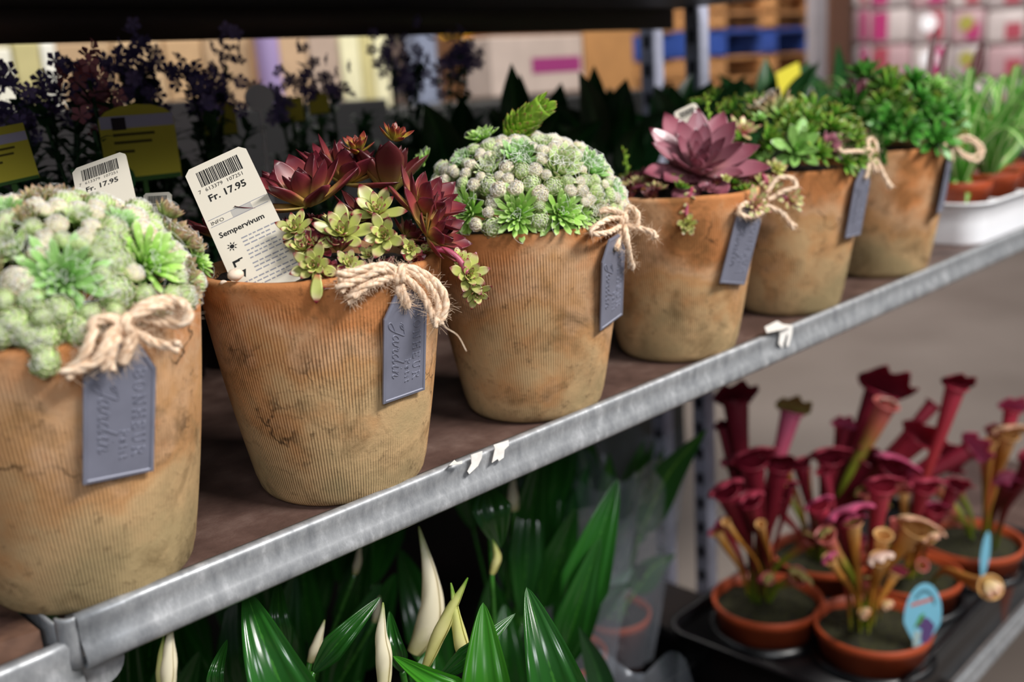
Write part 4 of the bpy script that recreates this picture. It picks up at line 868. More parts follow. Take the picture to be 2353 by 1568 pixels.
M_ycard = flat('yellow_card', '#e2d440', .55); M_lil = flat('lilac_band', '#cfcae4', .6); M_grn = flat('green_band', '#3f6a2a', .6)
def ycard(x0, y0, x1, y1, y, label, lean=0, arch=False, detail=True, tone=None):
    a, b_, c = B(x0, y1, y), B(x1, y1, y), B(x1, y0, y); W = np.linalg.norm(b_-a); Hh = c[2]-b_[2]; org = (a+b_)/2; org[2] = min(a[2], b_[2])
    root = empty('care_card', org, label, 'plant card', 'yellow care cards at the back of the shelf'); root.rotation_euler = (0, lean, -.12)
    mb = MB(); pts = [(-W/2, 0), (W/2, 0)]+([(W/2, Hh*.8)]+[(W/2*math.cos(t), Hh*.8+Hh*.2*math.sin(t)) for t in np.linspace(.2, PI-.2, 7)]+[(-W/2, Hh*.8)] if arch else [(W/2, Hh), (-W/2, Hh)]); k = len(pts)
    V = [(p, -.0006, q) for p, q in pts]+[(p, .0006, q) for p, q in pts]; mb.add(V, [tuple(range(k)), tuple(range(2*k-1, k-1, -1))]+[(i, i+k, (i+1) % k+k, (i+1) % k) for i in range(k)]); mb.build('card', tone or M_ycard, root, smooth=False)
    mb = MB(); mb.box((-.002, .0008, -max(.02, org[2]-.08)), (.002, .0028, Hh*.3)); mb.build('stake', M_grn, root, smooth=False)
    if detail:
        mb = MB(); mb.box((-W*.49, -.0011, Hh*.70), (W*.49, -.0007, Hh*.86)); mb.build('header_band', M_lil, root, smooth=False)
        mb = MB(); mb.box((-W*.34, -.0015, Hh*.68), (-W*.16, -.0011, Hh*.84)); mb.build('logo_patch', flat('dark_print', '#2a1a22', .6), root, smooth=False)
        mb = MB(); r_ = random.Random(1)
        for z, w_ in ((.60, .55), (.50, .5), (.38, .25)):
            mb.box((-W*.34, -.0011, Hh*z), (W*(-.34+w_), -.0007, Hh*(z+.035)))
        mb.build('printed_lines', flat('olive_print', '#5e5410', .7), root, smooth=False)
    mb = MB(); mb.box((-W*.49, -.0010, 0), (W*.49, -.0007, Hh*.06)); mb.build('green_band', M_grn, root, smooth=False)
ycard(-30, 285, 90, 415, .33, 'yellow plant card cut by the left picture edge', lean=-.12)
ycard(250, 232, 413, 405, .33, 'square yellow plant card with an arched top and lilac band', arch=True)
ycard(466, 235, 545, 310, .45, 'small plain yellow card right of the arched one', detail=False)
ycard(652, 222, 698, 280, .48, 'dull yellow card behind the burgundy pot, left of the round pale one', detail=False)
ycard(714, 212, 756, 262, .48, 'pale yellow card above the burgundy rosettes', detail=False, arch=True)
ycard(1798, 150, 1842, 228, .40, 'yellow card rising between the two farthest pots', lean=-.25, detail=False)
mb = MB(); c = B(597, 225, .45); a = np.linspace(0, 2*PI, 24, endpoint=False); w_ = .018
V = [(w_*math.cos(t), 0, w_*.8*math.sin(t)) for t in a]+[(w_*math.cos(t), .0012, w_*.8*math.sin(t)) for t in a]; mb.add(V, [tuple(range(24)), tuple(range(47, 23, -1))]+[(i, i+24, (i+1) % 24+24, (i+1) % 24) for i in range(24)])
r_ = empty('round_label', c, 'round white plant label glowing behind the burgundy pot', 'plant card'); mb.build('disc', M_white, r_, smooth=False); mb = MB(); mb.box((-.002, .001, -c[2]+.05), (.002, .003, 0)); mb.build('stake', M_white, r_, smooth=False)

def leafy(loc, tips, label, group, seed=0, W=.045, mat=M_green, extra=8, h=.26, potr=.055, poth=.09, name='leafy_plant', cat='plant', spathes=(), potmat=None, fold=.25, lowf=.65):
    root = empty(name, loc, label, cat, group); small_pot(root, potr, poth, potmat); r_ = random.Random(seed); L0 = np.array(loc)
    def one(tip, w_, bend=.3):
        tip = np.array(tip)-L0; b0 = np.array([r_.uniform(-.02, .02), r_.uniform(-.02, .02), poth-.012]); v = tip-b0; mid = b0+v*.5+np.array([-v[0], -v[1], 0])*.22*bend*2
        ptl = b0+(mid-b0)*.9
        mb = MB(); mb.tube(catmull([b0, (b0+ptl)/2, ptl], 6), .0022, 6, t=.0); blade(mb, [ptl, (ptl+tip)/2+np.array([-v[0], -v[1], 0])*.05+[0, 0, .008], tip], w_, fold=fold, up_=-_F if abs(v[2]) > .3*np.linalg.norm(v) else (0, 0, 1), prof='leaf', r=r_.random(), nu=20)
        mb.build('leaf', mat, root)
    for t in tips: one(t[:3], t[3] if len(t) > 3 else W)
    for _ in range(extra):
        a = r_.uniform(0, 2*PI); rr = r_.uniform(.04, .13); one((loc[0]+rr*math.cos(a), loc[1]+rr*math.sin(a), loc[2]+h*r_.uniform(lowf, 1)), W*r_.uniform(.7, 1.1))
    for path in spathes:
        P = np.array(path['p'])-L0; b0 = np.array([0, 0, poth-.01]); base = P[0]; mb = MB(); mb.tube(catmull([b0, (b0+base)/2+[.01, 0, 0], base], 8), .0022, 6, t=0)
        mb.build('flower_stem', M_greenb, root)
        mb = MB(); Q = catmull(P, 10); n = len(Q); w_ = path['w']/2; G = []; tan = np.gradient(Q, axis=0); tan /= np.linalg.norm(tan, axis=1)[:, None]
        for i in range(n):
            u = i/(n-1); rad = w_*(math.sin(PI*min(.97, .12+u*.86)**.8)**.9)*(1-.35*u)+.0004; s1 = np.cross(tan[i], -_F); s1 /= np.linalg.norm(s1); s2 = np.cross(s1, tan[i])
            G.append([Q[i]+(math.cos(t)*s1+math.sin(t)*s2)*rad*(1+.25*t/6.3)*(1+.06*math.sin(9*u+t*2)) for t in np.linspace(0, 2*PI*1.08, 22)])
        mb.grid(np.array(G), np.linspace(0, 1, n)); o = mb.build('spathe', path.get('m', M_spathe), root)
    return root
M_spathe = leafmat('cream_spathe', [(0, '#cfc98a'), (.3, '#f0e7c8'), (.8, '#f2ead0'), (1, '#9fb060')], .5, trans=.3)
M_spathey = leafmat('yellow_green_spathe', [(0, '#c5c070'), (.4, '#e3dc98'), (.75, '#d5d880'), (1, '#6fa030')], .5, trans=.3)
lab6 = ['dark leafy plant directly behind the cobweb mound', 'dark leafy plant left of the purple rosette', 'dark broad-leaved plant between the two slotted posts and the purple rosette', 'dark leafy plant behind the yellow-green houseleeks', 'dark leafy plant behind the farthest pot']
for k, (px, tips) in enumerate([(1040, [(975, 235, .05), (1010, 300), (1060, 220), (1110, 280), (950, 300)]), (1220, [(1175, 145), (1195, 170, .03), (1245, 245), (1130, 245), (1290, 190)]), (1400, [(1330, 165), (1365, 150, .04), (1400, 200), (1440, 180, .05), (1455, 250)]), (1570, [(1500, 200), (1540, 190), (1590, 170), (1640, 215), (1560, 240)]), (1750, [(1700, 180), (1760, 130), (1800, 190), (1850, 170), (1650, 170)])]):
    y = .44+.03*(k % 2); c = B(px, 330, y); leafy((c[0], y, 0), [tuple(B(t[0], t[1], y+.02*((j*7) % 5-2)))+((t[2] if len(t) > 2 else .042),) for j, t in enumerate(tips)], lab6[k], 'dark foliage plants at the back of the shelf', k, extra=12, h=.2+.02*k)
leafy((B(1930, 300, .42)[0], .42, 0), [tuple(B(1925, 100, .42))+(.03,), tuple(B(2110, 160, .42))+(.03,), tuple(B(1830, 150, .42))+(.03,)], lab6[4]+', with one tall narrow leaf', 'dark foliage plants at the back of the shelf', 9, extra=8, h=.24)

# ------------------------------------------------------------------ white tray of spider plants
M_spider = leafmat('spider_plant_leaf', [(0, '#dfe8b0'), (.2, '#cfe09a'), (.34, '#5fb034'), (1, '#489828')], .4, trans=.3)
wt = empty('white_tray', (1.9, .22, 0), 'white plastic plant tray at the far right end of the shelf', 'tray')
mb = MB()
def rrect(x0, x1, y0, y1, r, z, off=0):
    P = []
    for cx, cy, a0 in ((x1-r, y1-r, 0), (x0+r, y1-r, 90), (x0+r, y0+r, 180), (x1-r, y0+r, 270)):
        for a in np.linspace(0, 90, 6): P.append((cx+(r+off)*math.cos(math.radians(a0+a)), cy+(r+off)*math.sin(math.radians(a0+a)), z))
    return P
def tray(mb, x0, x1, y0, y1, h, r, lip, z0=0, flare=.006, rim=.006):
    rings = [rrect(x0, x1, y0, y1, r, z0+.001), rrect(x0, x1, y0, y1, r, z0+.004, .001), rrect(x0, x1, y0, y1, r, z0+h*.5, flare*.5), rrect(x0, x1, y0, y1, r, z0+h-.002, flare), rrect(x0, x1, y0, y1, r, z0+h, flare+rim), rrect(x0, x1, y0, y1, r, z0+h-.003, flare+rim+.0006)]
    G = np.array(rings[::-1]); G = np.concatenate([G, G[:, :1]], 1); mb.grid(G[:, ::-1])
    n = len(rings[0]); mb.add(rings[0], [tuple(range(n))])
wa = P_pl(2262, 563, 2, .002)
tray(mb, wa[0]-.012, wa[0]+.50, .020, .44, .062, .03, 0); under(mb.build('tray_body', M_white, solid=.002), wt)
mb = MB()
for k in range(5):
    for j in range(3):
        cx, cy = wa[0]+.075+k*.105, .09+j*.115
        for t in np.linspace(0, 2*PI, 8, endpoint=False)[:1]: pass
        mb.box((cx-.052, cy-.002-.055, .006), (cx-.046, cy+.002-.055+.10, .05))
under(mb.build('divider', M_white, bevel=.001), wt)['kind'] = 'stuff'
spl = ['spider plant nearest the front corner of the white tray', 'spider plant second along the front of the white tray', 'spider plant in the back row of the white tray, nearest the farthest terracotta pot', 'spider plant in the back row of the white tray, cut by the right edge', 'spider plant in the middle of the back of the white tray']
def spider(loc, label, seed, specials=(), n=26):
    root = empty('spider_plant', loc, label, 'plant', 'spider plants in the white tray'); small_pot(root, .046, .082, M_plas); r_ = random.Random(seed); L0 = np.array(loc)
    for tips in specials:
        P = [np.array([0, 0, .075])]+[np.array(q)-L0 for q in tips]; mb = MB(); blade(mb, P, .014, fold=.3, prof='strap', nu=18, up_=-_F, nv=7); mb.build('leaf', M_spider, root)
    for k in range(n):
        a = r_.uniform(0, 2*PI); L = r_.uniform(.12, .20); d = np.array([math.cos(a), math.sin(a), 0]); hh = r_.uniform(.08, .17); b0 = np.array([0, 0, .07])+d*.008
        mb = MB(); blade(mb, [b0, b0+d*L*.22+[0, 0, hh*.7], b0+d*L*.55+[0, 0, hh], b0+d*L+[0, 0, hh*r_.uniform(.3, .9)]], r_.uniform(.010, .015), fold=.3, prof='strap', nu=16, r=r_.random()); mb.build('leaf', M_spider, root)
WX = wa[0]
spider((WX+.062, .075, .004), spl[0], 1, [[P_d(2225, 420, 1.5), P_d(2218, 480, 1.44)], [P_d(2270, 310, 1.55), P_d(2360, 185, 1.52)], [P_d(2260, 330, 1.54), P_d(2330, 230, 1.50)], [P_d(2195, 420, 1.5), P_d(2160, 470, 1.5)]])
spider((WX+.175, .075, .004), spl[1], 2, [[P_d(2340, 330, 1.62), P_d(2360, 250, 1.6)]])
spider((WX+.062, .20, .004), spl[2], 3); spider((WX+.19, .20, .004), spl[3], 4); spider((WX+.31, .10, .004), spl[4], 5)
# stalks among them
def stalk(px, py, px2, py2, dep, mat, label, wd=.016, cat='plant'):
    root = empty('bromeliad_spike', P_d(px2, py2, dep), label, cat); o_ = P_d(px2, py2, dep); mb = MB(); blade(mb, [np.zeros(3), P_d((px+px2)/2, (py+py2)/2, dep)-o_, P_d(px, py, dep)-o_], wd, up_=-_F, fold=.5); mb.build('bract', mat, root, solid=.003)
    mb = MB(); g0 = np.array([0, .0, 0.]); mb.tube([[0, 0, -o_[2]+.05], [0, 0, 0]], .003, 6); mb.build('stem', M_greenb, root)
stalk(2258, 95, 2235, 185, 1.66, M_darkred, 'dark red flower spike rising out of the spider plants at the far right', .020)
fpk = empty('orange_blossom_plant', (WX+.25, .28, .004), 'plant with small yellow and orange blossoms among the spider plants', 'plant'); small_pot(fpk, .045, .06, M_plas)
for px, py, m_ in ((2252, 245, flat('yellow_petal', '#e8d23a', .5)), (2308, 250, flat('orange_petal', '#f0742a', .5))):
    c = P_d(px, py, 1.78)-np.array(fpk.location); mb = MB(); r2_ = random.Random(px)
    for k in range(9):
        d = np.array([math.cos(k*2.4), math.sin(k*2.4), r2_.uniform(0, .8)]); blade(mb, [c, c+d*.012], .010, nv=3, nu=5, prof='leaf')
    mb.tube([c, [0, 0, .05]], .002, 5); mb.build('blossom', m_, fpk)

# ------------------------------------------------------------------ pitcher plants in the black tray
PIT = {k: leafmat('pitcher_'+k, v, .38, trans=.22) for k, v in {
 'dark': [(0, '#5c7a1c'), (.35, '#6a2620'), (.7, '#7a1c2c'), (1, '#8a2438')], 'red': [(0, '#8a9a2a'), (.3, '#a8442c'), (.7, '#b03440'), (1, '#b8384e')],
 'green': [(0, '#7a9a24'), (.6, '#a0ae38'), (.85, '#c87858'), (1, '#d0706c')], 'gold': [(0, '#8fa028'), (.4, '#c08030'), (.8, '#cf9040'), (1, '#e0b070')], 'pink': [(0, '#8a9a2a'), (.4, '#b04a44'), (.8, '#c85a78'), (1, '#d0688a')]}.items()}
HOOD = {'dark': leafmat('hood_dark', [(0, '#6a1424'), (1, '#a02c44')], .45, trans=.3), 'red': leafmat('hood_red', [(0, '#a02a3c'), (1, '#c04860')], .45, trans=.3), 'pink': leafmat('hood_pink', [(0, '#c8507a'), (.7, '#d8749a'), (1, '#d04a78')], .45, trans=.3),
        'cream': leafmat('hood_cream', [(0, '#d8b060'), (.6, '#ead0a0'), (1, '#e0a890')], .45, trans=.3), 'white': leafmat('hood_white', [(0, '#e0b0a0'), (1, '#f4dccc')], .45, trans=.3), 'olive': leafmat('hood_olive', [(0, '#8a8040'), (1, '#b0a060')], .45, trans=.3)}
def pitcher(root, base, top, rm, body, hood, lean=0, seed=0, hoodsize=1.0, mouth=True, face=None):
    r_ = random.Random(seed); L0 = np.array(root.location); b0 = np.array(base)-L0; t0 = np.array(top)-L0; v = t0-b0; L = np.linalg.norm(v)
    side = np.array([v[0], v[1], 0]); m1 = b0+v*.45-side*.16+np.array([0, 0, .02*L]); pth = catmull([b0, b0+(m1-b0)*.5-side*.03, m1, b0+v*.78-side*.06, t0], 7); n = len(pth); u = np.linspace(0, 1, n)
    rad = rm*(.20+.16*u+.64*np.clip((u-.25)/.75, 0, 1)**1.5); rad[0] *= .8
    mb = MB(); mb.tube(pth, rad, 14, caps=False)
    tan = pth[-1]-pth[-3]; tan /= np.linalg.norm(tan); a = np.cross(tan, _F); a /= np.linalg.norm(a)+1e-9; fr = np.cross(a, tan); fr = fr if fr@(-_F) > 0 else -fr       # fr: side of the mouth facing the aisle
    if face is not None: fr = np.array(face[0]*_R+face[1]*_U-face[2]*_F); fr -= tan*(fr@tan); fr /= np.linalg.norm(fr)
    a = np.cross(tan, fr)
    if mouth:
        G = []
        for q in np.linspace(0, 1, 5):
            rr = rad[-1]*(1+.28*math.sin(q*PI*.6)); zz = rad[-1]*(.18*math.sin(q*PI))
            G.append([pth[-1]+tan*zz+(math.cos(t)*fr+math.sin(t)*a)*rr*(1 if q < .8 else .98) for t in np.linspace(0, 2*PI, 19)])
        mb.grid(np.array(G), np.full(5, 1.))
    o = mb.build('pitcher', PIT[body], root)
    if hood:
        hs = rad[-1]*hoodsize; G = []; T = []
        for q in np.linspace(0, 1, 11):
            row = []
            for s_ in np.linspace(-1, 1, 21):
                ang = s_*1.9*(1-.15*q); wdt = (1+.5*math.sin(q*PI*.7)); ruf = .26*q*q*math.sin(s_*9+r_.random()*.3+seed)
                up_h = q*2.0-.55*q*q; bk = math.cos(ang)
                p = pth[-1] - fr*rad[-1]*.92*math.cos(ang*.85)*(1-q*.95) + a*hs*wdt*math.sin(ang*.8)*1.0 + tan*hs*(up_h*(.55+.45*bk)+ruf*.9) + fr*hs*(q*q*1.05+ruf*1.1-.3*abs(s_)*q)
                row.append(p)
            G.append(row); T.append([q]*21)
        mb = MB(); mb.grid(np.array(G), np.array(T)); h = mb.build('hood', HOOD[hood], o, solid=.0008); h.matrix_basis = Matrix.Identity(4)
    return o
TZ = -.672
tr = empty('black_tray', (1.45, .15, TZ), 'black plastic carry tray holding the pitcher plants', 'tray')
ZR = -.53
fpos = P_pl(2024, 1436, 2, ZR); rl = P_pl(1763, 1372, 2, ZR); Bp = P_pl(2248, 1240, 2, ZR); Ap = P_pl(2165, 1340, 2, ZR); 
x0, x1 = min(fpos[0], rl[0])-.105, Bp[0]+.15; y0t, y1t = .012, rl[1]+.105
mb = MB(); tray(mb, x0, x1, y0t, y1t, .105, .03, 0, z0=TZ, flare=.006, rim=.008)
mb.add(rrect(x0, x1, y0t, y1t, .03, TZ+.088, .005), [tuple(range(24))])
under(mb.build('tray_body', M_black, solid=.002), tr)
mb = MB(); PR_ = .085
holes = [(fpos[0], fpos[1]+.012), (rl[0], rl[1]), (Ap[0]+.01, Ap[1]+.06), (Bp[0], Bp[1]+.012), (rl[0]+.19, rl[1]+.01)]
# cup walls that stand round every pot
for hx, hy in holes: mb.lathe([(PR_*.93, .084), (PR_*.96, .096), (PR_*1.02, .097), (PR_*1.06, .088)], 40, c=(hx, hy, TZ+.004))
under(mb.build('cup', M_black), tr)
plabs = ['pitcher plant at the front corner of the black tray, with blue label', 'dark red pitcher plant at the left rear of the black tray', 'pitcher plant standing second along the front of the black tray', 'pitcher plant with cream and pink hoods near the right picture edge', 'pitcher plant in the rear of the black tray with the tallest open trumpets']
proots = []
for k, (hx, hy) in enumerate(holes):
    r_ = empty('pitcher_plant', (hx, hy, TZ+.004), plabs[k], 'pitcher plant', 'pitcher plants in the black tray'); small_pot(r_, PR_, .138, M_plas, soil=M_moss, soilz=.016, name='plastic_pot'); proots.append(r_)
BASES = [P_pl(1985, 1440, 2, ZR-.01), P_pl(1745, 1370, 2, ZR-.01), np.array([holes[2][0], holes[2][1], ZR-.01]), P_pl(2260, 1235, 2, ZR-.01), np.array([holes[4][0], holes[4][1], ZR-.01])]
def pt(k, px, py, rpx, body, hood, dz=0, hs=1.0, seed=0, face=None, off=(0, 0), mouth=True):
    b_ = BASES[k]+np.array([off[0], off[1], 0]); dep = depth((b_[0], b_[1], -.25))+dz; top = P_d(px, py, dep)
    if top[1] < .02 and top[2] > -.06: top[1] = .02
    pitcher(proots[k], b_, top, rpx*pxm(dep), body, hood, seed=seed+px, hoodsize=hs, face=face, mouth=mouth)
# rear left, dark red
for px, py, r_, bo, ho, dz, hs, off in [(1690, 925, 30, 'dark', 'dark', .02, 1.2, (-.02, .0)), (1728, 1062, 30, 'dark', 'red', -.03, 1.35, (0, -.01)), (1668, 1130, 26, 'dark', 'red', -.04, 1.2, (-.02, -.01)), (1662, 985, 14, 'dark', 'dark', .05, 1.1, (-.02, 0)), (1818, 950, 24, 'pink', 'olive', .03, 1.2, (.01, .02)),
      (1790, 1075, 26, 'dark', 'dark', .0, 1.2, (.01, 0)), (1782, 1140, 24, 'dark', 'dark', .03, 1.0, (.01, .01)), (1722, 1150, 22, 'dark', 'red', -.05, 1.1, (0, -.02)), (1668, 1200, 9, 'gold', None, -.05, 1, (-.01, -.02)), (1748, 1205, 10, 'gold', None, -.05, 1, (.01, -.02)), (1765, 1330, 12, 'green', 'olive', -.07, .8, (.015, -.02)), (1860, 1240, 16, 'green', 'olive', .0, 1, (.02, 0))]: pt(1, px, py, r_, bo, ho, dz, hs, off=off)
# rear, tallest trumpets
for px, py, r_, bo, ho, dz, hs, off in [(2022, 905, 36, 'dark', 'dark', .02, 1.25, (0, 0)), (2036, 930, 25, 'green', 'white', -.05, .6, (0, -.01)), (1945, 985, 13, 'dark', 'pink', .03, 1.1, (-.02, 0)), (1905, 1055, 26, 'dark', 'red', -.01, 1.3, (-.02, -.01)), (2144, 930, 17, 'dark', None, .04, 1, (.02, 0)), (2106, 1010, 28, 'red', 'red', -.02, 1.3, (.01, 0)),
      (2050, 1075, 30, 'dark', 'pink', -.05, 1.3, (0, -.02)), (2226, 1035, 22, 'dark', 'pink', .0, 1.3, (.02, 0)), (1995, 1060, 26, 'dark', 'dark', .0, 1.2, (-.01, .0)), (2160, 1060, 26, 'dark', 'red', .02, 1.2, (.02, .02)), (1965, 1120, 18, 'red', 'red', .02, 1.2, (-.01, .02)), (2080, 1110, 18, 'green', 'pink', .0, 1.2, (.0, .02))]: pt(4, px, py, r_, bo, ho, dz, hs, off=off)
# front
for px, py, r_, bo, ho, dz, hs, off in [(1950, 1190, 28, 'dark', 'pink', -.03, 1.5, (0, .01)), (1882, 1165, 20, 'red', 'pink', -.01, 1.3, (-.02, .01)), (1897, 1230, 20, 'green', 'olive', -.05, .7, (.0, 0)), (2020, 1285, 17, 'gold', 'white', -.05, 1.3, (.01, -.01)), (1905, 1285, 13, 'gold', 'pink', -.05, 1.2, (-.01, 0)), (2024, 1120, 26, 'red', 'red', -.02, 1.2, (.01, .0)), (2100, 1215, 28, 'gold', 'cream', -.02, 1.3, (.02, .01)), (2060, 1200, 12, 'green', None, .0, 1, (.01, .01)), (1985, 1410, 10, 'gold', 'cream', -.03, 1.1, (.01, -.01)), (2038, 1390, 9, 'gold', 'cream', -.03, 1.1, (.03, -.01))]: pt(0, px, py, r_, bo, ho, dz, hs, off=off)
# second along the front
for px, py, r_, bo, ho, dz, hs, off in [(2196, 890, 23, 'red', 'dark', -.03, 1.2, (0, 0)), (2122, 1120, 22, 'red', 'red', -.02, 1.4, (-.01, 0)), (2130, 1230, 18, 'gold', 'cream', -.04, 1.3, (-.01, -.01)), (2275, 1350, 24, 'gold', 'cream', -.16, .65, (0, -.04)), (2120, 1300, 12, 'green', None, 0, 1, (0, 0))]: pt(2, px, py, r_, bo, ho, dz, hs, off=off)
# right
for px, py, r_, bo, ho, dz, hs, off in [(2318, 1000, 20, 'gold', 'cream', -.03, 1.6, (.01, 0)), (2277, 1015, 13, 'gold', None, -.02, 1, (.0, 0)), (2325, 945, 18, 'red', 'pink', .03, 1.4, (.02, 0)), (2318, 1105, 22, 'dark', 'pink', -.04, 1.3, (.0, -.01)), (2375, 1060, 28, 'dark', 'dark', -.06, 1.1, (-.03, -.03))]: pt(3, px, py, r_, bo, ho, dz, hs, off=off)
# blue plant labels
M_blue = flat('light_blue_label', '#7fc4de', .4)
def oval_label(px, py, hw, hh, dep, label, pict=True, rot=.0):
    o_ = P_d(px, py+hh, dep); root = empty('plant_label', o_, label, 'plant label'); X = (_R*math.cos(rot)+_U*math.sin(rot)); Y = np.array([0, 0, 1.])*.95+(_U*math.cos(rot)-_R*math.sin(rot))*.3; Y /= np.linalg.norm(Y); X -= Y*(X@Y); X /= np.linalg.norm(X); n = np.cross(X, Y); k_ = pxm(dep)
    M_ = Matrix([[X[k]*k_, Y[k]*k_, n[k]*k_, 0] for k in range(3)]+[[0, 0, 0, 1]])
    def part(nm, pts, z, mat):
        mb = MB(); k = len(pts); V = [(a, b_, z+.3) for a, b_ in pts]+[(a, b_, z-.3) for a, b_ in pts]; mb.add(V, [tuple(range(k)), tuple(range(2*k-1, k-1, -1))]+[(i, i+k, (i+1) % k+k, (i+1) % k) for i in range(k)])
        o = bpy.data.objects.new(nm, mb.mesh(nm, mat, False)); col.objects.link(o); o.parent = root; o.matrix_basis = M_; return o
    pts = [(hw*math.cos(t)*(1 if math.sin(t) > -.2 else (1+math.sin(t)*.75+.15)), hh+hh*math.sin(t)) for t in np.linspace(0, 2*PI, 32, endpoint=False)]; part('card', pts, 0, M_blue)
    if pict:
        part('red_word', [(-hw*.7, hh*1.28), (hw*.45, hh*1.50), (hw*.5, hh*1.60), (-hw*.66, hh*1.38)], .6, flat('red_print', '#d8603c', .6))
        part('ring_text', [(hw*.72*math.cos(t), hh+hh*.82*math.sin(t)) for t in np.linspace(.5, 2.4, 9)]+[(hw*.6*math.cos(t), hh+hh*.72*math.sin(t)) for t in np.linspace(2.4, .5, 9)], .6, flat('slate_print', '#4a7888', .6))
        part('plant_picture', [(-hw*.3, hh*.7), (0, hh*1.0), (hw*.35, hh*.95), (hw*.7, hh*.75), (hw*.55, hh*.4), (hw*.3, hh*.12), (0, hh*.3), (.02*hw, hh*.62)], .6, flat('violet_print', '#5c4478', .6))
        part('leaf_picture', [(-hw*.45, hh*.62), (-hw*.15, hh*1.05), (hw*.1, hh*1.12), (-hw*.05, hh*.85)], .9, flat('green_print', '#4c9a3a', .6))
        part('picture_edge', [(-hw*.4, hh*.1), (-hw*.1, hh*.05), (0, hh*.55), (-hw*.4, hh*.55)], .6, flat('pale_print', '#a8c0c0', .6))
r5 = random.Random(5)
for k in range(5):
    for j in range(7):
        a = r5.uniform(0, 6.28); h_ = r5.uniform(.06, .22); rr = r5.uniform(.01, .06); b0 = BASES[k]+np.array([rr*.4*math.cos(a), rr*.4*math.sin(a), 0]); t0 = b0+np.array([rr*math.cos(a), rr*math.sin(a), h_]); t0[1] = max(t0[1], .02)
        bo, ho = r5.choice([('green', 'olive'), ('gold', 'pink'), ('dark', 'red'), ('red', 'pink'), ('green', None), ('gold', None)]); pitcher(proots[k], b0, t0, r5.uniform(.006, .013), bo, ho, seed=j+k*9, hoodsize=1.2)
oval_label(2113, 1412, 42, 82, depth(fpos)-.05, 'light blue oval label in the front pitcher plant pot', rot=-.25)
oval_label(2256, 1275, 10, 60, depth(Bp)-.08, 'thin blue label edge by the right-hand pitcher pot', pict=False, rot=-.35)

# ------------------------------------------------------------------ peace lilies on the lower deck
M_lily = leafmat('peace_lily_leaf', [(0, '#3c7c28'), (.06, '#22581c'), (1, '#2a6622')], .2, trans=.22, spec=.8)
DZ = -.66
M_lilyb = leafmat('young_lily_leaf', [(0, '#4c9a2c'), (.1, '#3c8c22'), (1, '#42901f')], .3, trans=.3, spec=.5)
def D(px, py, dep): return tuple(P_d(px, py, dep))
def lf(tx, ty, bx, by, wpx, dep, mat=None):
    return dict(t=(tx, ty), b=(bx, by), w=wpx, d=dep, m=mat)
def lily(loc, leaves, spathes, label, seed, extra=10, h=.5):
    root = empty('peace_lily', loc, label, 'plant', 'peace lilies on the lower deck'); small_pot(root, .07, .12); r_ = random.Random(seed); L0 = np.array(loc); b0 = np.array([0, 0, .11])
    def mk_leaf(base, tip, w_, mat, back=0):
        v = tip-base; mb = MB(); st = catmull([b0+[r_.uniform(-.02, .02), r_.uniform(-.02, .02), 0], (b0+base)/2+(base-b0)*[-.1, -.1, .05], base], 6); mb.tube(st, .0024, 6, t=.0)
        P = catmull([base, base+v*.5+_U*np.linalg.norm(v)*.03-_F*.012, tip], 16); n = len(P); G = []; T = []
        for i in range(n):
            u = i/(n-1); w0 = min(1, (u/.35+.02))**.6*min(1, (1-u)**.72*1.38)+.004; tn = P[min(i+1, n-1)]-P[max(i-1, 0)]; tn /= np.linalg.norm(tn); sd = np.cross(tn, -_F+_U*.4); sd /= np.linalg.norm(sd); no = np.cross(sd, tn); row = []
            for s_ in np.linspace(-1, 1, 17): row.append(P[i]+sd*w_/2*w0*s_+no*(w_*.16*abs(s_)*w0+.0022*math.sin(s_*14+u*1.5)*w0*abs(s_)))
            G.append(row); T.append([abs(s_) for s_ in np.linspace(-1, 1, 17)])
        mb.grid(np.array(G), np.array(T), r_.random()); mb.build('leaf', mat or M_lily, root)
    for q in leaves:
        mk_leaf(np.array(D(q['b'][0], q['b'][1], q['d']))-L0, np.array(D(q['t'][0], q['t'][1], q['d']+.01))-L0, q['w']*pxm(q['d']), q['m'])
    for _ in range(extra):
        a = r_.uniform(0, 2*PI); rr = r_.uniform(.06, .17); z = h*r_.uniform(.6, .98); tip = np.array([rr*math.cos(a), max(.03-loc[1], rr*math.sin(a)), z]); base = np.array([tip[0]*.55, tip[1]*.55, z*.66]); mk_leaf(base, tip, r_.uniform(.04, .06), None)
    for k, q in enumerate(spathes):
        P = [np.array(D(a, b_, q['d']))-L0 for a, b_ in q['p']]; mb = MB(); mb.tube(catmull([b0, (b0+P[0])*.5+[.005, .01, .02], P[0]], 8), .0022, 6, t=0); mb.build('flower_stem', M_lily, root)
        Q = catmull(P, 12); n = len(Q); w_ = q['w']*pxm(q['d'])/2; G = []; tn = np.gradient(Q, axis=0); tn /= np.linalg.norm(tn, axis=1)[:, None]
        for i in range(n):
            u = i/(n-1); rad = w_*(.25+1.1*math.sin(PI*min(1, .1+u*.9)**1.0))*(1-u)**.35*.85+.0005; s1 = np.cross(tn[i], -_F); s1 /= np.linalg.norm(s1); s2 = np.cross(s1, tn[i])
            G.append([Q[i]+(math.cos(t)*s1+math.sin(t)*s2)*rad*(.86+.24*t/6.9)*(1+.05*math.sin(t*3+u*16)) for t in np.linspace(0, 2*PI*1.1, 26)])
        mb = MB(); mb.grid(np.array(G), np.linspace(0, 1, n)); mb.build('spathe', q.get('m', M_spathe), root)
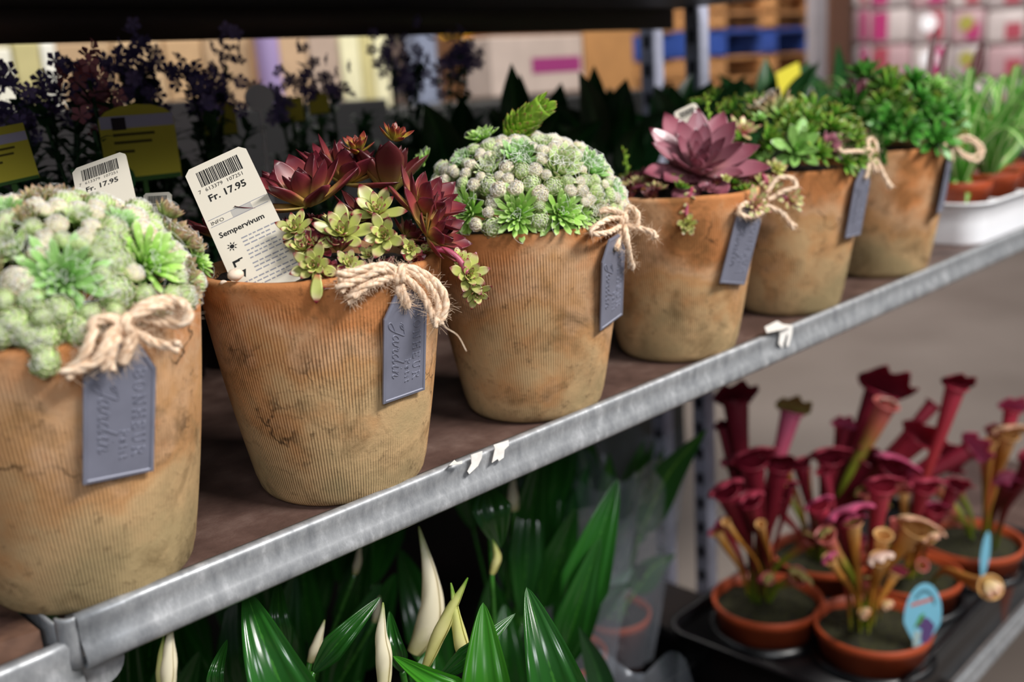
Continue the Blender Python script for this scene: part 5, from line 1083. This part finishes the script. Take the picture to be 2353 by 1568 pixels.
lily((.30, .16, DZ), [lf(562, 1352, 720, 1720, 150, .66), lf(522, 1470, 500, 1600, 46, .68), lf(875, 1372, 720, 1545, 62, .74), lf(640, 1330, 660, 1500, 60, .80)],
     [dict(p=[(385, 1600), (388, 1520), (392, 1430)], w=34, d=.60), dict(p=[(370, 1600), (368, 1530), (376, 1460)], w=16, d=.61, m=M_spathey), dict(p=[(712, 1522), (728, 1480), (746, 1425)], w=22, d=.78)], 'peace lily with a broad dark striped leaf, lowest on the left', 1, extra=6, h=.44)
lily((.52, .15, DZ), [lf(1110, 1385, 1125, 1740, 132, .66, M_lilyb), lf(903, 1508, 1110, 1620, 66, .66, M_lilyb), lf(1185, 1410, 1010, 1560, 50, .68), lf(895, 1405, 925, 1545, 50, .76)],
     [dict(p=[(880, 1600), (882, 1520), (876, 1460), (880, 1385)], w=36, d=.70), dict(p=[(1075, 1530), (1055, 1460), (1036, 1340)], w=32, d=.72, m=M_spathey), dict(p=[(978, 1530), (1010, 1455), (1042, 1390), (1075, 1328)], w=30, d=.72, m=M_spathey)], 'peace lily with pale rolled flowers and the brightest upright green leaf', 2, extra=6, h=.46)
lily((.66, .20, DZ), [lf(1210, 1350, 1320, 1730, 140, .68), lf(1150, 1260, 1120, 1120, 90, .95), lf(1000, 1480, 960, 1600, 70, .85)],
     [dict(p=[(950, 1500), (985, 1430), (990, 1340), (962, 1210)], w=56, d=.84), dict(p=[(1130, 1320), (1142, 1280), (1132, 1240)], w=18, d=.94, m=M_spathey)], 'peace lily with the rightmost large glossy leaf', 3, extra=9, h=.52)
lily((.45, .36, DZ), [lf(640, 1380, 680, 1520, 60, .95)], [dict(p=[(815, 1320), (822, 1290), (828, 1245)], w=16, d=1.0), dict(p=[(860, 1430), (868, 1400), (872, 1370)], w=14, d=1.0)], 'shaded peace lily behind the front ones, below the second terracotta pot', 4, extra=12, h=.56)
lily((.82, .36, DZ), [lf(1200, 1000, 1180, 1180, 80, 1.2)], [dict(p=[(1182, 1175), (1178, 1140), (1180, 1085)], w=26, d=1.15)], 'shaded peace lily behind the front ones, below the third terracotta pot', 5, extra=14, h=.58)

lily((.34, .44, DZ), [], [], 'shaded peace lily at the back of the deck, farthest left', 6, extra=18, h=.56)
lily((.60, .46, DZ), [], [], 'shaded peace lily at the back of the deck, under the cobweb pot', 7, extra=18, h=.58)
# ------------------------------------------------------------------ plants in cellophane sleeves
M_cel, nt, b = newmat('cellophane'); ou = nt.nodes['Material Output']; tp_ = N(nt, 'ShaderNodeBsdfTransparent'); tp_.inputs[0].default_value = (.93, .95, .97, 1); gl = N(nt, 'ShaderNodeBsdfGlossy'); gl.inputs['Roughness'].default_value = .22; gl.inputs[0].default_value = (.9, .93, 1, 1)
df = N(nt, 'ShaderNodeBsdfDiffuse'); df.inputs[0].default_value = (.7, .75, .85, 1); mA = N(nt, 'ShaderNodeMixShader'); mA.inputs[0].default_value = .5; nt.links.new(gl.outputs[0], mA.inputs[1]); nt.links.new(df.outputs[0], mA.inputs[2])
mB_ = N(nt, 'ShaderNodeMixShader'); mB_.inputs[0].default_value = .20; nt.links.new(tp_.outputs[0], mB_.inputs[1]); nt.links.new(mA.outputs[0], mB_.inputs[2]); nt.links.new(mB_.outputs[0], ou.inputs[0])
tc = N(nt, 'ShaderNodeTexCoord'); no_ = N(nt, 'ShaderNodeTexNoise'); no_.inputs['Scale'].default_value = 22; nt.links.new(tc.outputs['Object'], no_.inputs['Vector']); bp = N(nt, 'ShaderNodeBump'); bp.inputs['Distance'].default_value = .01; nt.links.new(no_.outputs['Fac'], bp.inputs['Height']); nt.links.new(bp.outputs[0], gl.inputs['Normal'])
def sleeved(loc, h, rt_, label, tips, seed, potr=.058, poth=.10, extra=20):
    root = leafy(loc, tips, label, 'sleeved plants on the lower deck', seed, W=.04, mat=M_greenb if seed % 2 else M_green, extra=extra, h=h*1.02, potr=potr, poth=poth, name='sleeved_plant', potmat=M_plas, lowf=.4)
    r_ = random.Random(seed); G = []
    for q in np.linspace(0, 1, 14):
        z = .03+q*h*.82; row = []
        for t in np.linspace(0, 2*PI, 49): rr = potr*1.04+(rt_-potr)*q+.004*math.sin(t*7+q*5+seed)*(q+.1)+.003*math.sin(t*13-q*9); row.append((rr*math.cos(t), rr*math.sin(t), z+(.02*math.sin(t*5+seed) if q == 1 else 0)))
        row[-1] = row[0]; G.append(row)
    mb = MB(); mb.grid(np.array(G)); mb.build('cellophane_sleeve', M_cel, root); return root
c1 = P_pl(1412, 1412, 2, -.56)
tb = empty('plant_tray', (c1[0], c1[1], DZ), 'black tray on the lower deck under the cellophane-wrapped pots', 'tray'); mb = MB(); tray(mb, c1[0]-.28, c1[0]+.075, c1[1]-.12, c1[1]+.13, .05, .02, 0, z0=DZ+.001); under(mb.build('tray_body', M_black, solid=.002), tb)
sleeved((c1[0], c1[1], DZ+.006), .42, .12, 'cellophane-wrapped plant in an orange pot, right end of the lower deck', [D(1625, 985, 1.38)+(.05,), D(1480, 1010, 1.6)+(.04,), D(1400, 1040, 1.55)+(.04,)], 11)
sleeved((c1[0]-.135, c1[1]-.02, DZ+.006), .40, .11, 'cellophane-wrapped plant left of the orange pot one', [D(1300, 1050, 1.4)+(.04,), D(1230, 1020, 1.4)+(.04,)], 12)
sleeved((.80, .12, DZ), .26, .08, 'nearest cellophane-wrapped plant, low behind the bright lily leaf', [D(1330, 1440, 1.0)+(.03,)], 14, extra=5)

# ------------------------------------------------------------------ the shop beyond: pallets, cartons, bags
def bx(px0, py0, px1, py1, Y, th, name, mat, label, cat, group=None, ground=False, ax=1):
    p = [P_pl(a, b_, ax, Y) for a in (px0, px1) for b_ in (py0, py1)]
    o_ = 0 if ax == 1 else 1; lo = [0, 0, 0]; hi = [0, 0, 0]; c = [q[o_] for q in p]; lo[o_], hi[o_] = (c[0]+c[1])/2, (c[2]+c[3])/2
    if lo[o_] > hi[o_]: lo[o_], hi[o_] = hi[o_], lo[o_]
    lo[ax], hi[ax] = Y, Y+th; z = sorted(q[2] for q in p); lo[2], hi[2] = (FLOOR if ground else (z[0]+z[1])/2), (z[2]+z[3])/2
    return np.array(lo), np.array(hi)
ZB = .12
def carton(px0, py0, px1, py1, Y, colr, label, mat=None, name='carton', cat='box', grp='cartons stacked across the shop', th=.35, ax=1, ground=False, band=None, zlo=None):
    lo, hi = bx(px0, py0, px1, py1, Y, th, name, mat, label, cat, ax=ax, ground=ground)
    if zlo is not None: lo[2] = zlo
    c = (lo+hi)/2; c[2] = lo[2]
    root = empty(name, c, label, cat, grp); mb = MB(); mb.box(lo-c, hi-c); mb.build('body', mat or flat(name+'_'+colr[1:], colr, .7, noise=.12, scale=12), root, smooth=False, bevel=.004)
    if band:
        l, h_ = (lo-c).copy(), (hi-c).copy(); o_ = 0 if ax == 1 else 1; l[ax] -= .003; h_[ax] = l[ax]+.002; z0, z1 = l[2], h_[2]; l[2] = z0+(z1-z0)*band[0]; h_[2] = z0+(z1-z0)*band[1]; w_ = h_[o_]-l[o_]; l[o_] += w_*band[3]; h_[o_] -= w_*band[4]
        mb = MB(); mb.box(l, h_); mb.build('printed_panel', flat('print_'+band[2][1:], band[2], .7), root, smooth=False)
    return root
YL = 2.5
left = [(-60, 110, 36, 260, '#fffbe8', 'bright white carton at the left picture edge'), (40, 95, 100, 260, '#cfc48a', 'straw yellow carton beside the bright white one'), (102, 95, 136, 235, '#fffdf0', 'narrow bright white carton near the left edge'), (140, 98, 265, 260, '#c2a27c', 'tan carton behind the dark plants'), (272, 92, 380, 250, '#d0b088', 'light tan carton behind the violet flowers'), (386, 88, 470, 250, '#c8a47a', 'tan carton with a straw stripe right of the violet flowers'), (476, 82, 578, 250, '#bfa07c', 'tan carton left of the lilac roll'),
        (648, 70, 712, 260, '#c8a886', 'carton right of the lilac roll'), (716, 66, 782, 260, '#b8a292', 'greyish carton behind the plant tops'), (786, 58, 828, 225, '#f2edc4', 'pale cream carton above the burgundy pot'), (830, 58, 858, 225, '#d2c88e', 'straw carton between two cream ones'), (860, 58, 892, 215, '#f2edc4', 'cream carton left of the grey pillar')]
for a, b_, c, d, h_, l_ in left: carton(a, b_, c, d, YL, h_, l_, zlo=ZB)
rk = empty('storage_rack', (1.0, 2.7, FLOOR), 'long storage rack under the cartons across the shop', 'rack')
g = MB(); g.box((-1.6, 2.3, ZB-.04), (4.2, 2.95, ZB-.001)); under(g.build('deck', M_dark, smooth=False), rk)
for xx in (-1.5, .3, 2.1, 4.1):
    g = MB(); g.box((xx, 2.32, FLOOR), (xx+.05, 2.37, ZB-.04)); g.box((xx, 2.88, FLOOR), (xx+.05, 2.93, ZB-.04)); under(g.build('leg', M_dark, smooth=False), rk)
for a, b_, c, d, h_, l_ in [(60, 240, 480, 420, '#1a1416', 'low dark crate added for shade behind the yellow plant cards'), (480, 240, 900, 420, '#0e0c0e', 'long dark crate added for shade low behind the burgundy pot'), (900, 225, 1560, 420, '#0c0d0b', 'dark crate added for shade low behind the cobweb mound')]: carton(a, b_, c, d, 1.35, h_, l_, name='backing', grp='dark backing boxes added behind the shelf', th=.6, ground=True)  # near-black boxes added to stand for the shade behind the shelf
CZ = P_pl(1230, 225, 1, 1.35)[2]
cr_ = empty('backing', (.5, .9, FLOOR), 'black crate added on the floor to darken behind the lower deck', 'box'); g = MB(); g.box((-.6, .64, FLOOR), (1.34, 1.25, -.34)); under(g.build('body', M_black, bevel=.004), cr_); g = MB(); g.box((-.6, .632, -.36), (1.34, .638, -.345)); under(g.build('rim', M_black, smooth=False), cr_)  # black box added to cover the lit floor so the view stays dark
# lilac roll, pillars
def cyl(px, py0, py1, rpx, Y, mat, name, label, cat):
    t = P_pl(px, py0, 1, Y); r_ = rpx*pxm(depth(t)); b_ = P_pl(px, py1, 1, Y); b_[2] = ZB; root = empty(name, (t[0], Y, b_[2]), label, cat); mb = MB(); h_ = t[2]-b_[2]
    mb.lathe([(.001, 0), (r_*.97, 0), (r_, .01), (r_, h_-.01), (r_*.97, h_), (.02, h_), (.02, h_-.03)], 32); mb.build('roll', mat, root); mb = MB(); mb.lathe([(.024, h_+.004), (.03, h_+.004), (.03, h_-.02)], 20); mb.build('core', M_paper, root)
cyl(608, 70, 300, 27, 2.40, flat('lilac_film', '#a48fbf', .5), 'film_roll', 'tall lilac roll standing across the shop', 'roll')
carton(965, 20, 1008, 330, 1.9, '#98a0b8', 'blue-grey steel upright left of the yellow sign', name='steel_upright', cat='post', grp=None, th=.06, ground=True)
carton(1020, 52, 1105, 88, 2.4, '#f0b820', 'yellow sign with an orange patch, high across the shop', name='shop_sign', cat='sign', grp=None, th=.02, zlo=None, band=(.2, .8, '#e07a20', .35, .1))
carton(1010, 88, 1120, 210, 2.6, '#6a5a55', 'dim carton under the yellow sign', zlo=ZB)
carton(1128, 82, 1340, 205, 1.75, '#dcc6b8', 'pink and cream bag with magenta marks, standing on the dark crate', name='compost_bag', cat='bag', grp=None, th=.12, zlo=CZ+.002, band=(.35, .62, '#a8387c', .42, .04))
carton(1128, 40, 1340, 84, 2.3, '#7a5234', 'brown carton above the pink and cream bag', zlo=ZB)
carton(1345, 35, 1458, 330, 2.4, '#c08a52', 'orange-brown carton left of the slotted posts', zlo=ZB)
# pallets
def pallet(px0, px1, py0, py1, Y, mat, label, n=1):
    lo, hi = bx(px0, py0, px1, py1, Y, .8, '', None, '', ''); c = (lo+hi)/2; c[2] = lo[2]; root = empty('pallet', c, label, 'pallet', 'stacked pallets across the shop'); l, h_ = lo-c, hi-c; H_ = h_[2]
    w_ = (h_[0]-l[0])
    for k in range(5): mb = MB(); y = l[1]+.02+k*(h_[1]-l[1]-.12)/4; mb.box((l[0], y, H_*.84), (h_[0], y+.1, H_)); mb.build('deck_board', mat, root, smooth=False, bevel=.003)
    for x in (l[0], l[0]+w_*.44, h_[0]-w_*.12): 
        mb = MB(); mb.box((x, l[1], H_*.16), (x+w_*.12, h_[1], H_*.84)); mb.build('stringer_block', mat, root, smooth=False, bevel=.003)
        mb = MB(); mb.box((x, l[1], 0), (x+w_*.12, h_[1], H_*.15)); mb.build('bottom_board', mat, root, smooth=False, bevel=.003)
Mw = flat('pallet_wood', '#b98450', .8, noise=.3, scale=8); Mbl = flat('blue_pallet', '#2c4c9c', .6, noise=.3, scale=6)
YP = 2.9
pallet(1636, 1890, -70, -20, YP, Mw, 'raw wood pallet, topmost of the pallet stack'); pallet(1636, 1890, -18, 24, YP, Mw, 'raw wood pallet, second from the top of the pallet stack'); pallet(1636, 1890, 26, 62, YP, Mw, 'raw wood pallet just above the blue one')
pallet(1636, 1890, 64, 120, YP, Mbl, 'blue painted pallet in the middle of the pallet stack')
pallet(1636, 1890, 124, 168, YP, Mw, 'raw wood pallet just below the blue one'); pallet(1636, 1890, 172, 230, YP, Mw, 'raw wood pallet, second below the blue one'); pallet(1636, 1890, 232, 300, YP, Mw, 'raw wood pallet, lowest visible of the pallet stack')
carton(1870, -80, 1900, 250, 2.6, '#8a8488', 'thin grey rack post right of the pallets', name='steel_upright', cat='post', grp=None, th=.05, ground=True)
carton(1905, -80, 1955, 260, 2.9, '#5a3a28', 'dark brown carton column right of the pallets', ground=True)
# sack wall
XS = 7.2; r_ = random.Random(9)
labn = ['left', 'second', 'third', 'fourth', 'right']; rown = ['top', 'upper', 'middle', 'low', 'lowest']
Msack = [flat('white_sack', '#c6bab8', .5, noise=.15, scale=6), flat('grey_sack', '#b4a8a8', .5, noise=.15, scale=6), flat('rose_sack', '#b8989c', .5, noise=.15, scale=6)]
Mmag = flat('magenta_print', '#a82c68', .6); Molv = flat('olive_print', '#9a9440', .6); Mred = flat('red_print_sack', '#a04050', .6)
edges = [1955, 2000, 2090, 2180, 2262, 2360]
SACKZ = P_pl(2150, 346, 0, XS)[2]-.02
for ci in range(5):
    for ri in range(5):
        py0 = -60+ri*82; lo, hi = bx(edges[ci]+2, py0, edges[ci+1]-2, py0+78, XS, .4, '', None, '', '', ax=0)
        if ri == 4: lo[2] = SACKZ
        c = (lo+hi)/2; c[2] = lo[2]; root = empty('soil_sack', c, '%s sack of the %s column in the pink and white stack' % (rown[ri], labn[ci]), 'sack', 'pink and white sacks stacked at the back right'); l, h_ = lo-c, hi-c
        mb = MB(); G = []
        nn = 9
        for q in np.linspace(0, 2*PI, 24, endpoint=False):
            pass
        mb.box(l, h_); o = mb.build('sack_body', Msack[(ci+ri*2) % 3], root, smooth=True, bevel=.03)
        w_ = h_[1]-l[1]; z0, z1 = l[2], h_[2]
        mb = MB(); mb.box((l[0]-.004, l[1]+w_*(.1 if ci != 1 else .55), z0+(z1-z0)*.12), (l[0]-.001, l[1]+w_*(.5 if ci != 1 else .95), z0+(z1-z0)*(.95 if ci < 3 else .6))); mb.build('print_block', [Mmag, Mmag, Mmag, Mmag, Mred][ci] if (ri+ci) % 3 else Mred, root, smooth=False)
        if ci in (2, 3): mb = MB(); mb.lathe([(.001, 0), (w_*.22, 0), (w_*.23, -.002)], 16); o = mb.build('print_disc', Molv if ci == 3 else M_white, root, smooth=False); o.rotation_euler = (0, -PI/2, 0); o.location = (l[0]-.006, l[1]+w_*.5, z0+(z1-z0)*.6)
for nm, lo_, hi_ in (('sack_rack', (XS-.05, -1, FLOOR), (XS+.6, 3.6, SACKZ)),):
    root = empty('sack_platform', ((lo_[0]+hi_[0])/2, .5, FLOOR), 'dark platform under the pink and white sacks', 'platform'); mb = MB(); l = np.array(lo_)-np.array(root.location); h_ = np.array(hi_)-np.array(root.location); mb.box(l, h_); mb.build('deck', M_dark, root, smooth=False)
